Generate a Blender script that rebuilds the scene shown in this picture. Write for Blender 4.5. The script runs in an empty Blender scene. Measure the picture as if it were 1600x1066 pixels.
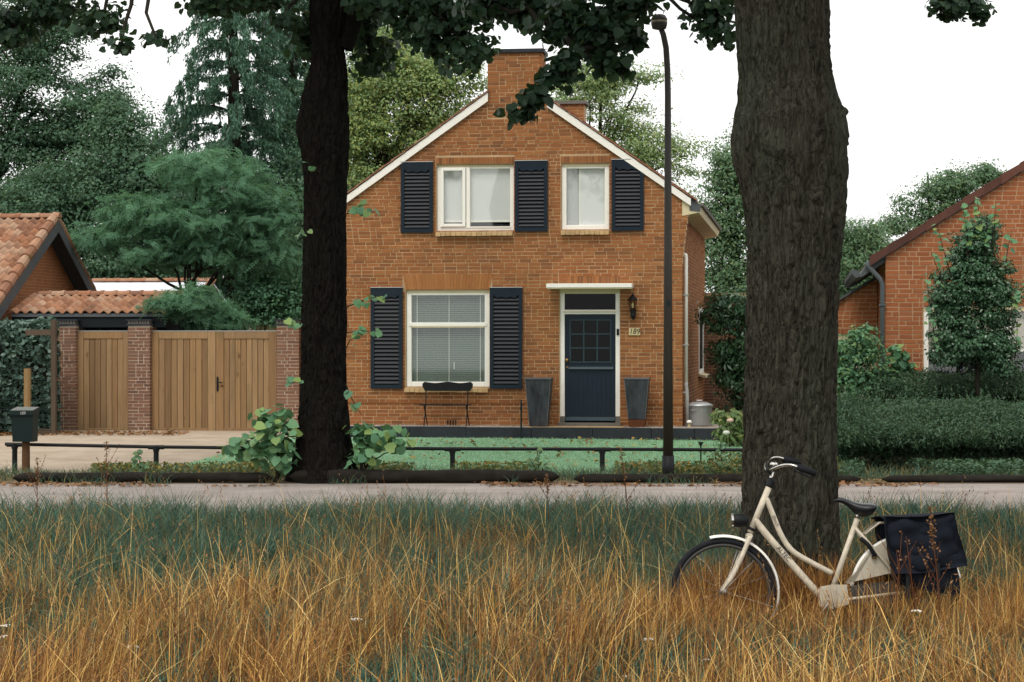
import bpy, math, random
import numpy as np
from math import radians, sin, cos, pi, sqrt, atan2
from mathutils import Vector, Matrix

# ------------------------------------------------------------------ camera, sky, sun, exposure
SC = bpy.context.scene
COL = SC.collection
F = 3300.0           # focal length in photo pixels (1600 wide)
CZ = 2.0             # camera height
TH = radians(7.85)   # the houses stand turned by this much
cd = bpy.data.cameras.new('camera'); cam = bpy.data.objects.new('camera', cd); COL.objects.link(cam)
cam.location = (0, 0, CZ); cam.rotation_euler = (radians(90), 0, 0)
cd.sensor_width = 36.0; cd.lens = F / 1600 * 36.0; cd.clip_start = 0.1; cd.clip_end = 800
SC.camera = cam
SUN_EL, SUN_AZ = radians(58), radians(205)      # azimuth: direction the light comes from, 180 = behind the camera
world = bpy.data.worlds.new('World'); SC.world = world; world.use_nodes = True
wn = world.node_tree; wn.nodes.clear()
wo = wn.nodes.new('ShaderNodeOutputWorld'); wb = wn.nodes.new('ShaderNodeBackground')
sky = wn.nodes.new('ShaderNodeTexSky'); sky.sky_type = 'NISHITA'; sky.sun_disc = False
sky.sun_elevation = SUN_EL; sky.sun_rotation = SUN_AZ; sky.dust_density = 5.0; sky.air_density = 1.5
cl = wn.nodes.new('ShaderNodeMix'); cl.data_type = 'RGBA'; cl.inputs[0].default_value = 0.88
cl.inputs[7].default_value = (10.8, 10.8, 10.7, 1)    # closed white cloud cover over the sky
wn.links.new(sky.outputs[0], cl.inputs[6]); wn.links.new(cl.outputs[2], wb.inputs[0])
wb.inputs[1].default_value = 0.10
wn.links.new(wb.outputs[0], wo.inputs[0])
sd = bpy.data.lights.new('sun', 'SUN'); sun = bpy.data.objects.new('sun', sd); COL.objects.link(sun)
sd.energy = 1.5; sd.angle = radians(25); sd.color = (1.0, 0.95, 0.88)
sdir = Vector((sin(SUN_AZ) * cos(SUN_EL), cos(SUN_AZ) * cos(SUN_EL), sin(SUN_EL)))
sun.rotation_euler = (-sdir).to_track_quat('-Z', 'Y').to_euler()
SC.view_settings.view_transform = 'Standard'; SC.view_settings.look = 'None'
SC.view_settings.exposure = 0.42; SC.view_settings.gamma = 1.0
SC.render.engine = 'CYCLES'
SC.cycles.use_denoising = True
SC.cycles.max_bounces = 8; SC.cycles.transparent_max_bounces = 12
SC.cycles.sample_clamp_indirect = 6.0

# ------------------------------------------------------------------ helpers
R = random.Random(7)
NR = np.random.default_rng(11)

def Wp(px, py, Y):
    return np.array([(px - 800) / F * Y, Y, CZ - (py - 533) / F * Y])

def zg(Y):
    return 0.0 if Y < 31.5 else min(0.22, (Y - 31.5) / 6.8 * 0.22)

class Fr:
    """a frame turned like the houses; u to the right along the front, v into depth"""
    def __init__(s, px, Y):
        s.x0 = (px - 800) / F * Y; s.Y0 = Y
    def u(s, px, v=0.0):
        k = (px - 800) / F
        return (k * (s.Y0 + v * cos(TH)) - s.x0 - v * sin(TH)) / (cos(TH) + k * sin(TH))
    def z(s, py, u=0.0, v=0.0):
        return CZ - (py - 533) / F * (s.Y0 - u * sin(TH) + v * cos(TH))
    def p(s, px, py, v=0.0):
        u = s.u(px, v); return u, s.z(py, u, v)

def hash3(ix, iy, iz, seed):
    h = (ix.astype(np.int64) * 374761393 + iy.astype(np.int64) * 668265263 + iz.astype(np.int64) * 2147483647 + seed * 974711) & 0xffffffff
    h = ((h ^ (h >> 13)) * 1274126177) & 0xffffffff
    h = ((h ^ (h >> 16)) * 2246822519) & 0xffffffff
    return ((h ^ (h >> 15)) & 0xffffff) / float(0xffffff)

def vnoise(p, seed=0):
    p = np.asarray(p, float); i = np.floor(p); f = p - i; f = f * f * (3 - 2 * f)
    i = i.astype(np.int64); r = np.zeros(len(p))
    for a in (0, 1):
        wx = f[:, 0] if a else 1 - f[:, 0]
        for b in (0, 1):
            wy = f[:, 1] if b else 1 - f[:, 1]
            for c in (0, 1):
                wz = f[:, 2] if c else 1 - f[:, 2]
                r += wx * wy * wz * hash3(i[:, 0] + a, i[:, 1] + b, i[:, 2] + c, seed)
    return r

def fbm(p, seed=0, oct=3):
    p = np.asarray(p, float); r = 0; a = .5; t = 0
    for o in range(oct):
        r = r + a * vnoise(p * (2 ** o), seed + o * 17); t += a; a *= .5
    return r / t

def norm(a):
    return a / np.maximum(np.linalg.norm(a, axis=-1, keepdims=True), 1e-9)

def mesh_np(name, V, idx, tot, smooth=False):
    me = bpy.data.meshes.new(name)
    V = np.asarray(V, np.float32).reshape(-1, 3); idx = np.asarray(idx, np.int32).ravel(); tot = np.asarray(tot, np.int32)
    me.vertices.add(len(V)); me.vertices.foreach_set('co', V.ravel())
    me.loops.add(len(idx)); me.loops.foreach_set('vertex_index', idx)
    me.polygons.add(len(tot)); st = np.concatenate([[0], np.cumsum(tot)[:-1]]).astype(np.int32)
    me.polygons.foreach_set('loop_start', st); me.polygons.foreach_set('loop_total', tot)
    if smooth: me.polygons.foreach_set('use_smooth', np.ones(len(tot), bool))
    me.update(calc_edges=True); me.validate()
    return me

class MB:
    """collects simple shapes into one mesh"""
    def __init__(s): s.v = []; s.f = []
    def add(s, V, Fs):
        n = len(s.v); s.v += [tuple(map(float, p)) for p in V]; s.f += [tuple(i + n for i in f) for f in Fs]; return s
    def box(s, a, b, j=0.0):
        x0, y0, z0 = a; x1, y1, z1 = b
        V = [(x0, y0, z0), (x1, y0, z0), (x1, y1, z0), (x0, y1, z0), (x0, y0, z1), (x1, y0, z1), (x1, y1, z1), (x0, y1, z1)]
        if j: V = [tuple(c + R.uniform(-j, j) for c in p) for p in V]
        return s.add(V, [(0, 3, 2, 1), (4, 5, 6, 7), (0, 1, 5, 4), (1, 2, 6, 5), (2, 3, 7, 6), (3, 0, 4, 7)])
    def prism(s, poly, v0, v1, axis='y'):
        """polygon in (x,z) pulled along y (or (y,z) along x, or (x,y) along z)"""
        n = len(poly)
        mk = {'y': lambda p, d: (p[0], d, p[1]), 'x': lambda p, d: (d, p[0], p[1]), 'z': lambda p, d: (p[0], p[1], d)}[axis]
        V = [mk(p, v0) for p in poly] + [mk(p, v1) for p in poly]
        Fs = [tuple(range(n)), tuple(range(2 * n - 1, n - 1, -1))] + [(i, n + i, n + (i + 1) % n, (i + 1) % n) for i in range(n)]
        return s.add(V, Fs)
    def tube(s, pts, rad, n=8, cap=True):
        pts = [Vector(p) for p in pts]; m = len(pts)
        rad = [rad] * m if not hasattr(rad, '__len__') else rad
        V = []; up = None
        for i, p in enumerate(pts):
            t = (pts[min(i + 1, m - 1)] - pts[max(i - 1, 0)]).normalized()
            if up is None:
                up = Vector((0, 0, 1)) if abs(t.z) < .9 else Vector((1, 0, 0))
            a = t.cross(up); a = a.normalized() if a.length > 1e-6 else t.orthogonal().normalized()
            b = a.cross(t).normalized(); up = b
            for k in range(n):
                q = 2 * pi * k / n
                V.append(p + (a * cos(q) + b * sin(q)) * rad[i])
        Fs = []
        for i in range(m - 1):
            for k in range(n):
                Fs.append((i * n + k, i * n + (k + 1) % n, (i + 1) * n + (k + 1) % n, (i + 1) * n + k))
        if cap: Fs += [tuple(range(n - 1, -1, -1)), tuple((m - 1) * n + k for k in range(n))]
        return s.add(V, Fs)
    def lathe(s, prof, c=(0, 0, 0), n=16, axis='z'):
        V = []; Fs = []
        for r, h in prof:
            for k in range(n):
                q = 2 * pi * k / n
                if axis == 'z': V.append((c[0] + r * cos(q), c[1] + r * sin(q), c[2] + h))
                elif axis == 'x': V.append((c[0] + h, c[1] + r * cos(q), c[2] + r * sin(q)))
                else: V.append((c[0] + r * cos(q), c[1] + h, c[2] + r * sin(q)))
        m = len(prof)
        for i in range(m - 1):
            for k in range(n): Fs.append((i * n + k, i * n + (k + 1) % n, (i + 1) * n + (k + 1) % n, (i + 1) * n + k))
        Fs += [tuple(range(n - 1, -1, -1)), tuple((m - 1) * n + k for k in range(n))]
        return s.add(V, Fs)
    def ring(s, c, Rr, r, a0=0, a1=2 * pi, n=40, m=8, flat=1.0):
        """torus arc in the x-z plane"""
        full = abs(a1 - a0 - 2 * pi) < 1e-6; N = n if full else n + 1; V = []
        for i in range(N):
            a = a0 + (a1 - a0) * i / n
            for k in range(m):
                q = 2 * pi * k / m; rr = Rr + r * cos(q)
                V.append((c[0] + rr * cos(a), c[1] + r * flat * sin(q), c[2] + rr * sin(a)))
        Fs = []
        for i in range(n):
            j = (i + 1) % N
            for k in range(m): Fs.append((i * m + k, j * m + k, j * m + (k + 1) % m, i * m + (k + 1) % m))
        if not full: Fs += [tuple(range(m)), tuple((N - 1) * m + k for k in range(m - 1, -1, -1))]
        return s.add(V, Fs)
    def mesh(s, name, smooth=False):
        me = bpy.data.meshes.new(name); me.from_pydata(s.v, [], s.f); me.update()
        if smooth: me.polygons.foreach_set('use_smooth', np.ones(len(me.polygons), bool))
        return me

def obj(name, me, mat=None, parent=None, kind=None, smooth=False, loc=None, rotz=0.0):
    if isinstance(me, MB): me = me.mesh(name, smooth)
    o = bpy.data.objects.new(name, me); COL.objects.link(o)
    if mat is not None:
        me.materials.clear(); me.materials.append(mat)
    if parent is not None: o.parent = parent
    if kind: o['kind'] = kind
    if loc is not None: o.location = loc
    if rotz: o.rotation_euler = (0, 0, rotz)
    return o

def tag(o, label, cat, group=None, kind=None):
    o['label'] = label; o['category'] = cat
    if group: o['group'] = group
    if kind: o['kind'] = kind
    return o

def thing(name, label, cat, loc=(0, 0, 0), rotz=0.0, group=None):
    o = bpy.data.objects.new(name, None); COL.objects.link(o); o.empty_display_size = .2
    o.location = loc; o.rotation_euler = (0, 0, rotz)
    return tag(o, label, cat, group)

def struct(name, me, mat, smooth=False):
    return obj(name, me, mat, None, 'structure', smooth)

def bevel(o, w=.006, seg=2):
    m = o.modifiers.new('bevel', 'BEVEL'); m.width = w; m.segments = seg; m.limit_method = 'ANGLE'; return o

# ------------------------------------------------------------------ materials
class NT:
    def __init__(s, name):
        s.m = bpy.data.materials.new(name); s.m.use_nodes = True; s.t = s.m.node_tree; s.t.nodes.clear()
        s.out = s.t.nodes.new('ShaderNodeOutputMaterial')
    def n(s, ty, **kw):
        nd = s.t.nodes.new('ShaderNode' + ty)
        for k, v in kw.items():
            if k.startswith('i_'):
                s.put(nd.inputs[int(k[2:])], v)
            else: setattr(nd, k, v)
        return nd
    def put(s, sock, v):
        if isinstance(v, bpy.types.NodeSocket): s.t.links.new(v, sock)
        elif v is not None: sock.default_value = v
    def math(s, op, a, b=None, c=None):
        nd = s.n('Math', operation=op); s.put(nd.inputs[0], a)
        if b is not None: s.put(nd.inputs[1], b)
        if c is not None: s.put(nd.inputs[2], c)
        return nd.outputs[0]
    def mix(s, f, a, b, mode='MIX'):
        nd = s.n('Mix', data_type='RGBA', blend_type=mode); s.put(nd.inputs[0], f); s.put(nd.inputs[6], a); s.put(nd.inputs[7], b)
        return nd.outputs[2]
    def ramp(s, f, stops, interp='LINEAR'):
        nd = s.n('ValToRGB'); cr = nd.color_ramp; cr.interpolation = interp
        while len(cr.elements) < len(stops): cr.elements.new(.5)
        for e, (p, c) in zip(cr.elements, stops):
            e.position = p; e.color = (*c, 1) if len(c) == 3 else c
        s.put(nd.inputs[0], f); return nd.outputs[0]
    def pos(s): return s.n('NewGeometry').outputs['Position']
    def noise(s, scale, det=4, rough=.6, vec=None, stretch=None, fac=True):
        v = vec if vec is not None else s.pos()
        if stretch is not None:
            mp = s.n('Mapping'); mp.inputs['Scale'].default_value = stretch; s.put(mp.inputs['Vector'], v); v = mp.outputs[0]
        nd = s.n('TexNoise'); s.put(nd.inputs['Vector'], v)
        nd.inputs['Scale'].default_value = scale; nd.inputs['Detail'].default_value = det; nd.inputs['Roughness'].default_value = rough
        return nd.outputs[0]
    def rnd(s):
        a = s.n('ObjectInfo').outputs['Random']; b = s.n('NewGeometry').outputs['Random Per Island']
        return s.math('FRACT', s.math('ADD', a, b))
    def bump(s, h, st=.3, d=.01):
        nd = s.n('Bump'); nd.inputs['Strength'].default_value = st; nd.inputs['Distance'].default_value = d; s.put(nd.inputs['Height'], h); return nd.outputs[0]
    def pbr(s, col, rough=.7, spec=.3, metal=0.0, normal=None, out=True):
        nd = s.n('BsdfPrincipled'); s.put(nd.inputs['Base Color'], col if isinstance(col, bpy.types.NodeSocket) else (*col, 1))
        s.put(nd.inputs['Roughness'], rough); s.put(nd.inputs['Specular IOR Level'], spec); s.put(nd.inputs['Metallic'], metal)
        if normal is not None: s.put(nd.inputs['Normal'], normal)
        if out: s.t.links.new(nd.outputs[0], s.out.inputs[0])
        return nd.outputs[0]

def c4(c): return (*c, 1)

def m_brick(name, cols, dirt=(.10, .06, .04), dirt_amt=.35):
    t = NT(name); k = len(cols)
    base = t.ramp(t.rnd(), [(i / (k - 1), c) for i, c in enumerate(cols)])
    big = t.noise(.55, 3, .55); base = t.mix(t.ramp(big, [(.38, (0, 0, 0)), (.68, (.75, .75, .75))]), base, t.mix(.55, base, c4(cols[1])))
    st = t.noise(2.2, 5, .65, stretch=(1, 1, .45)); base = t.mix(t.math('MULTIPLY', t.ramp(st, [(.5, (0, 0, 0)), (.75, (1, 1, 1))]), dirt_amt), base, c4(dirt))
    fine = t.noise(70, 3, .7); base = t.mix(.35, base, t.ramp(fine, [(.25, (.35, .35, .35)), (.75, (1.0, 1.0, 1.0))]), 'MULTIPLY')
    t.pbr(base, .9, .15, normal=t.bump(fine, .35, .006)); return t.m

def m_plain(name, col, rough=.6, spec=.3, var=.25, scale=6.0, metal=0.0, bump=0.0, stretch=None, dark=.6, objvar=0.0, bscale=None):
    t = NT(name); nz = t.noise(scale, 5, .65, stretch=stretch)
    b = t.mix(var, c4(col), t.ramp(nz, [(.3, tuple(c * dark for c in col)), (.7, tuple(min(1, c * 1.15) for c in col))]))
    if objvar:
        b = t.mix(1.0, b, t.ramp(t.rnd(), [(0, (1 - objvar,) * 3), (1, (1 + objvar * .3,) * 3)]), 'MULTIPLY')
    nrm = None
    if bump: nrm = t.bump(t.noise(bscale or scale * 8, 4, .7, stretch=stretch), bump, .01)
    t.pbr(b, rough, spec, metal, nrm); return t.m

GAIN = {'lime_leaf': 1.15, 'lime_sprout_leaf': 1.9, 'dark_tree_leaf': 2.9, 'feather_leaf': 2.8, 'yellowing_leaf': 3.1, 'pale_leaf': 2.6, 'mid_leaf': 3.2, 'conifer_needles': 3.2, 'laurel_leaf': 1.7, 'hedge_leaf': 2.0, 'ivy_leaf': 2.4, 'weed_leaf': 1.4}
def m_leaf(name, cols, trans=.25, rough=.5, spec=.25, patch=.5):
    t = NT(name); k = len(cols); g = GAIN.get(name, 1.0); cols = [tuple(c * g for c in q) for q in cols]
    b = t.ramp(t.rnd(), [(i / (k - 1), c) for i, c in enumerate(cols)])
    nz = t.noise(patch, 2, .5); b = t.mix(.55, b, t.ramp(nz, [(.35, (.55, .6, .6)), (.65, (1.0, 1.0, .95))]), 'MULTIPLY')
    p = t.pbr(b, rough, spec, out=False); tr = t.n('BsdfTranslucent'); t.put(tr.inputs[0], t.mix(.5, b, c4((.10, .16, .03))))
    mx = t.n('MixShader'); mx.inputs[0].default_value = trans; t.t.links.new(p, mx.inputs[1]); t.t.links.new(tr.outputs[0], mx.inputs[2])
    t.t.links.new(mx.outputs[0], t.out.inputs[0]); return t.m

def m_vcol(name, trans=.15, rough=.65):
    t = NT(name); a = t.n('Attribute', attribute_name='Col').outputs['Color']
    p = t.pbr(a, rough, .2, out=False); tr = t.n('BsdfTranslucent'); t.put(tr.inputs[0], a)
    mx = t.n('MixShader'); mx.inputs[0].default_value = trans; t.t.links.new(p, mx.inputs[1]); t.t.links.new(tr.outputs[0], mx.inputs[2])
    t.t.links.new(mx.outputs[0], t.out.inputs[0]); return t.m

def m_glass(name, tint=(.75, .85, .8), refl=1.0):
    t = NT(name); tr = t.n('BsdfTransparent'); tr.inputs[0].default_value = c4(tint)
    gl = t.n('BsdfGlossy'); gl.inputs[0].default_value = (refl, refl, refl, 1); gl.inputs['Roughness'].default_value = .03
    lw = t.n('LayerWeight'); lw.inputs[0].default_value = .5; fz_ = t.math('MULTIPLY_ADD', t.math('POWER', lw.outputs['Facing'], 5.0), .94, .05)
    mx = t.n('MixShader'); t.t.links.new(fz_, mx.inputs[0]); t.t.links.new(tr.outputs[0], mx.inputs[1]); t.t.links.new(gl.outputs[0], mx.inputs[2])
    t.t.links.new(mx.outputs[0], t.out.inputs[0]); return t.m

M = {}
M['brick'] = m_brick('house_brick', [(.22, .091, .038), (.315, .124, .044), (.35, .142, .050), (.29, .108, .038), (.385, .165, .060), (.32, .117, .041), (.20, .087, .039)], dirt_amt=.35)
M['brick_warm'] = m_brick('arch_brick', [(.40, .165, .055), (.37, .145, .047), (.44, .195, .068), (.34, .125, .043)], dirt_amt=.12)
M['brick_sill'] = m_brick('sill_brick', [(.46, .30, .14), (.52, .36, .18), (.36, .24, .12)], dirt_amt=.5)
M['brick_red'] = m_brick('neighbour_brick', [(.33, .110, .045), (.38, .135, .055), (.35, .120, .048), (.29, .098, .044), (.40, .150, .066)], dirt_amt=.15)
M['brick_pillar'] = m_brick('pillar_brick', [(.20, .105, .068), (.24, .12, .075), (.17, .088, .060), (.27, .155, .10), (.14, .078, .058)], dirt_amt=.3)
M['brick_left'] = m_brick('outbuilding_brick', [(.42, .16, .075), (.48, .19, .085), (.38, .14, .065)], dirt_amt=.1)
M['mortar'] = m_plain('mortar', (.49, .335, .195), .95, .1, .5, 1.5, bump=.3)
M['mortar_red'] = m_plain('mortar_red', (.44, .28, .165), .95, .1, .4, 3.0, bump=.3)
M['mortar_pale'] = m_plain('mortar_pale', (.52, .43, .34), .95, .1, .4, 3.0, bump=.3)
M['white'] = m_plain('white_paint', (.84, .82, .75), .45, .4, .2, 2.5, dark=.85)
M['cream'] = m_plain('cream_paint', (.62, .54, .34), .55, .3, .3, 2.0, dark=.75)
M['navy'] = m_plain('navy_paint', (.0065, .0155, .026), .5, .25, .35, 5.0)
M['slat'] = m_plain('shutter_slat', (.022, .024, .030), .55, .25, .3, 9.0)
M['doorpaint'] = m_plain('door_paint', (.0050, .0150, .0275), .45, .3, .3, 4.0)
M['muntin'] = m_plain('muntin_paint', (.022, .045, .056), .45, .3, .3, 4.0)
M['black'] = m_plain('black_metal', (.008, .009, .010), .55, .2, .3, 12.0)
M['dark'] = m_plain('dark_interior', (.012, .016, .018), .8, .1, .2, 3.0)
M['blind'] = m_plain('roller_blind', (.66, .665, .65), .8, .1, .15, 3.0, dark=.9)
M['venetian'] = m_plain('venetian_slat', (.125, .17, .14), .6, .2, .15, 5.0)
M['curtain_grey'] = m_plain('grey_curtain', (.47, .48, .475), .9, .1, .2, 3.0, dark=.85)
M['cord'] = m_plain('blind_cord', (.6, .62, .56), .8)
M['curtain'] = m_plain('curtain', (.52, .48, .40), .9, .1, .2, 3.0)
M['glass'] = m_glass('window_glass', (.97, .98, .975))
M['darkglass'] = m_glass('dark_glass', (.30, .38, .36), .22)
M['brass'] = m_plain('brass', (.30, .18, .07), .35, .5, .3, 20, metal=.9)
M['zinc'] = m_plain('zinc', (.40, .41, .41), .42, .4, .45, 5.0, metal=.55, stretch=(1, 1, .3))
M['pipe'] = m_plain('grey_pipe', (.42, .42, .40), .55, .3, .3, 3.0)
M['steel'] = m_plain('chrome', (.62, .60, .56), .22, .5, .2, 30, metal=1.0)
M['stone'] = m_plain('blue_stone', (.16, .15, .13), .8, .2, .4, 6.0, bump=.2)
M['kerbdark'] = m_plain('dark_kerb', (.030, .034, .042), .75, .25, .6, 3.0, bump=.3, dark=.35)
M['gravel'] = m_plain('gravel', (.42, .37, .31), .95, .1, .9, 38.0, bump=.8, dark=.3, bscale=45)
M['sandstone'] = m_plain('sand_pavers', (.45, .32, .16), .95, .1, .5, 6.0, bump=.2)
M['planter'] = m_plain('zinc_planter', (.050, .056, .066), .6, .3, 1.0, 5.0, stretch=(1.6, 1.6, .5), dark=.22, bump=.15)
M['planter_rim'] = m_plain('planter_rim', (.13, .13, .125), .6, .3, .6, 8.0)
M['rust'] = m_plain('rust', (.12, .045, .02), .85, .1, .5, 20.0)
M['ivory'] = m_plain('plate_ivory', (.62, .52, .28), .5, .3, .2, 20)
M['ink'] = m_plain('ink', (.02, .02, .018), .6)
M['wood'] = None
def m_wood(name, cols, sc=1.0):
    t = NT(name); b = t.ramp(t.rnd(), [(i / (len(cols) - 1), c) for i, c in enumerate(cols)])
    oi = t.n('ObjectInfo').outputs['Random']
    sh = t.n('Combine' + 'XYZ'); t.put(sh.inputs[0], t.math('MULTIPLY', oi, 37.0)); t.put(sh.inputs[2], t.math('MULTIPLY', oi, 11.0))
    va = t.n('VectorMath', operation='ADD'); t.put(va.inputs[0], t.pos()); t.put(va.inputs[1], sh.outputs[0])
    g = t.noise(1.0, 5, .65, vec=va.outputs[0], stretch=(38 * sc, 38 * sc, 1.6)); b = t.mix(.5, b, t.ramp(g, [(.3, (.42, .38, .33)), (.7, (1.05, 1.05, 1.05))]), 'MULTIPLY')
    kn = t.noise(1.0, 2, .4, vec=va.outputs[0], stretch=(9, 9, 3.2)); b = t.mix(t.ramp(kn, [(.70, (0, 0, 0)), (.80, (.8, .8, .8))]), b, c4((.07, .038, .015)))
    al = t.noise(.9, 4, .6, vec=va.outputs[0], stretch=(3, 3, .8)); b = t.mix(t.ramp(al, [(.58, (0, 0, 0)), (.72, (.45, .45, .45))]), b, c4((.10, .085, .04)))
    t.pbr(b, .8, .2, normal=t.bump(g, .25, .004)); return t.m
M['wood'] = m_wood('gate_wood', [(.28, .168, .080), (.34, .212, .102), (.21, .128, .064), (.30, .196, .104), (.36, .232, .118), (.24, .156, .084)])
M['wood_grey'] = m_wood('weathered_wood', [(.085, .062, .044), (.11, .08, .056)])
M['post'] = m_wood('post_wood', [(.28, .18, .08), (.24, .15, .07)])
M['rustpost'] = m_wood('brown_post', [(.10, .05, .022), (.12, .06, .03)])
M['log'] = m_plain('log', (.020, .017, .014), .95, .1, .6, 6.0, bump=.6, dark=.4)
M['mailbox'] = m_plain('mailbox_green', (.006, .016, .015), .5, .2, .3, 7.0)
M['mailtop'] = m_plain('mailbox_lid', (.10, .11, .09), .5, .4, .4, 10.0)
M['tile'] = None
def m_tile(name, cols, moss=(.10, .08, .02), amt=.5):
    t = NT(name); b = t.ramp(t.rnd(), [(i / (len(cols) - 1), c) for i, c in enumerate(cols)])
    n1 = t.noise(3.5, 5, .7); b = t.mix(.6, b, t.ramp(n1, [(.3, (.5, .5, .52)), (.7, (1.1, 1.1, 1.1))]), 'MULTIPLY')
    n2 = t.noise(2.0, 4, .65); b = t.mix(t.math('MULTIPLY', t.ramp(n2, [(.62, (0, 0, 0)), (.74, (1, 1, 1))]), amt), b, c4(moss))
    t.pbr(b, .85, .2, normal=t.bump(n1, .2, .005)); return t.m
M['tile'] = m_tile('roof_tile', [(.34, .165, .090), (.39, .215, .130), (.25, .120, .070), (.41, .27, .18), (.32, .145, .075), (.20, .105, .065)])
M['tile_dark'] = m_tile('dark_tile', [(.10, .045, .032), (.13, .055, .038), (.085, .04, .03)], amt=.1)
M['slate'] = m_plain('grey_board', (.085, .095, .10), .7, .2, .3, 4.0)
M['paleroof'] = m_plain('pale_roof', (.62, .63, .68), .7, .2, .2, 1.5, dark=.85)
M['lamp'] = m_plain('lamp_post_paint', (.035, .032, .026), .5, .3, .4, 3.0, stretch=(1, 1, .2))
M['lampglass'] = m_plain('lamp_glass', (.22, .20, .13), .3, .4, .2, 6.0)
M['lanternglass'] = m_glass('lantern_glass', (.8, .74, .55))
M['bark'] = None
def m_bark(name, c0, c1, moss):
    t = NT(name); g = t.noise(1.0, 6, .7, stretch=(26, 26, 4.5)); b = t.ramp(g, [(.3, c0), (.7, c1)])
    m2 = t.noise(1.3, 4, .6, stretch=(1.6, 1.6, .8)); b = t.mix(t.ramp(m2, [(.45, (0, 0, 0)), (.65, (.7, .7, .7))]), b, c4(moss))
    g2 = t.noise(1.0, 5, .75, stretch=(60, 60, 16)); b = t.mix(.5, b, t.ramp(g2, [(.3, (.5, .5, .5)), (.7, (1.2, 1.2, 1.2))]), 'MULTIPLY')
    wv = t.noise(2.2, 3, .5); sx = t.n('VectorMath', operation='MULTIPLY_ADD'); t.put(sx.inputs[0], wv); sx.inputs[1].default_value = (.22, .22, .0); t.put(sx.inputs[2], t.pos())
    g3 = t.noise(1.0, 3, .6, vec=sx.outputs[0], stretch=(46, 46, 2.0)); rid = t.ramp(g3, [(.40, (0, 0, 0)), (.50, (.75, .75, .75)), (.70, (1, 1, 1))])
    n1 = t.bump(rid, 1.0, .035); nd = t.n('Bump'); nd.inputs['Strength'].default_value = .8; nd.inputs['Distance'].default_value = .012; t.put(nd.inputs['Height'], g2); t.put(nd.inputs['Normal'], n1)
    t.pbr(b, .95, .05, normal=nd.outputs[0]); return t.m
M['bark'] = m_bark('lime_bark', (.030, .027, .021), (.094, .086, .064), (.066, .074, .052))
M['bark_shaded'] = m_bark('shaded_lime_bark', (.0085, .0075, .006), (.020, .017, .014), (.013, .014, .011))  # lime bark again, with the left trunk's shade painted into the colour
M['twig'] = m_plain('twig_bark', (.026, .023, .017), .95, .1, .5, 8.0)
M['frame'] = m_plain('bicycle_cream', (.60, .53, .41), .4, .4, .6, 22.0, dark=.55)
M['rubber'] = m_plain('rubber', (.014, .015, .018), .8, .15, .3, 20)
M['leather'] = m_plain('saddle_black', (.012, .013, .016), .35, .4, .3, 14)
M['bagcloth'] = m_plain('bag_cloth', (.007, .010, .016), .85, .15, .4, 7.0, bump=.25)
M['rim'] = m_plain('rim_alloy', (.30, .29, .27), .4, .5, .3, 20, metal=.8)
M['darkrim'] = m_plain('dark_rim', (.045, .043, .040), .5, .3, .3, 20)
M['guard'] = m_plain('coat_guard', (.50, .45, .35), .4, .35, .4, 5.0, dark=.6)
M['ground'] = m_plain('soil', (.070, .060, .035), .95, .1, .8, 1.5, bump=.5)
M['verge'] = m_plain('leaf_litter_soil', (.16, .12, .065), .95, .1, .9, 9.0, bump=.6, dark=.4)
# leaves: teal-leaning greens of the photograph
M['l_lime'] = m_leaf('lime_leaf', [(.020, .048, .026), (.028, .062, .032), (.016, .038, .024), (.034, .070, .030)], .22, patch=1.2)
M['l_lime_light'] = m_leaf('lime_sprout_leaf', [(.065, .145, .075), (.085, .18, .085), (.05, .12, .07), (.14, .20, .06)], .3, patch=1.2)
M['l_dark'] = m_leaf('dark_tree_leaf', [(.030, .060, .036), (.036, .072, .043), (.026, .052, .034), (.046, .082, .043), (.032, .064, .040)], .42)
M['l_feather'] = m_leaf('feather_leaf', [(.046, .105, .062), (.054, .122, .070), (.040, .092, .056), (.068, .138, .068)], .4, patch=.9)
M['l_yellow'] = m_leaf('yellowing_leaf', [(.078, .118, .044), (.105, .132, .042), (.068, .112, .050), (.135, .14, .036), (.074, .120, .054)], .4)
M['l_pale'] = m_leaf('pale_leaf', [(.11, .165, .075), (.14, .18, .068), (.10, .155, .08), (.17, .18, .055)], .45)
M['l_mid'] = m_leaf('mid_leaf', [(.048, .086, .048), (.058, .100, .052), (.042, .078, .045), (.080, .108, .044)], .45)
M['l_conifer'] = m_leaf('conifer_needles', [(.032, .066, .046), (.040, .082, .056), (.028, .058, .042), (.048, .092, .058)], .3)
M['l_laurel'] = m_leaf('laurel_leaf', [(.030, .072, .036), (.042, .094, .045), (.024, .056, .030)], .15, .32, .4)
M['l_hedge'] = m_leaf('hedge_leaf', [(.030, .060, .034), (.038, .074, .040), (.026, .052, .031), (.048, .080, .038)], .2, patch=1.5)
M['l_ivy'] = m_leaf('ivy_leaf', [(.030, .055, .045), (.045, .075, .055), (.020, .040, .034)], .12, .4, .4, patch=1.5)
M['l_weed'] = m_leaf('weed_leaf', [(.05, .10, .045), (.07, .125, .05), (.24, .18, .03), (.035, .08, .045), (.30, .16, .03)], .25)
M['l_fallen'] = m_leaf('fallen_leaf', [(.42, .34, .08), (.36, .20, .06), (.24, .12, .05), (.46, .40, .14)], .1)
M['l_brown'] = m_leaf('brown_leaf', [(.28, .13, .05), (.20, .09, .04), (.34, .18, .07)], .1)
M['petal'] = m_plain('petal', (.75, .73, .64), .8)
M['petal_pink'] = m_plain('petal_pink', (.70, .48, .38), .8)
M['grass'] = m_vcol('meadow_grass', .2)
M['dryhead'] = m_leaf('dry_seed_head', [(.30, .14, .05), (.40, .21, .08), (.24, .11, .04)], .2)

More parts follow.
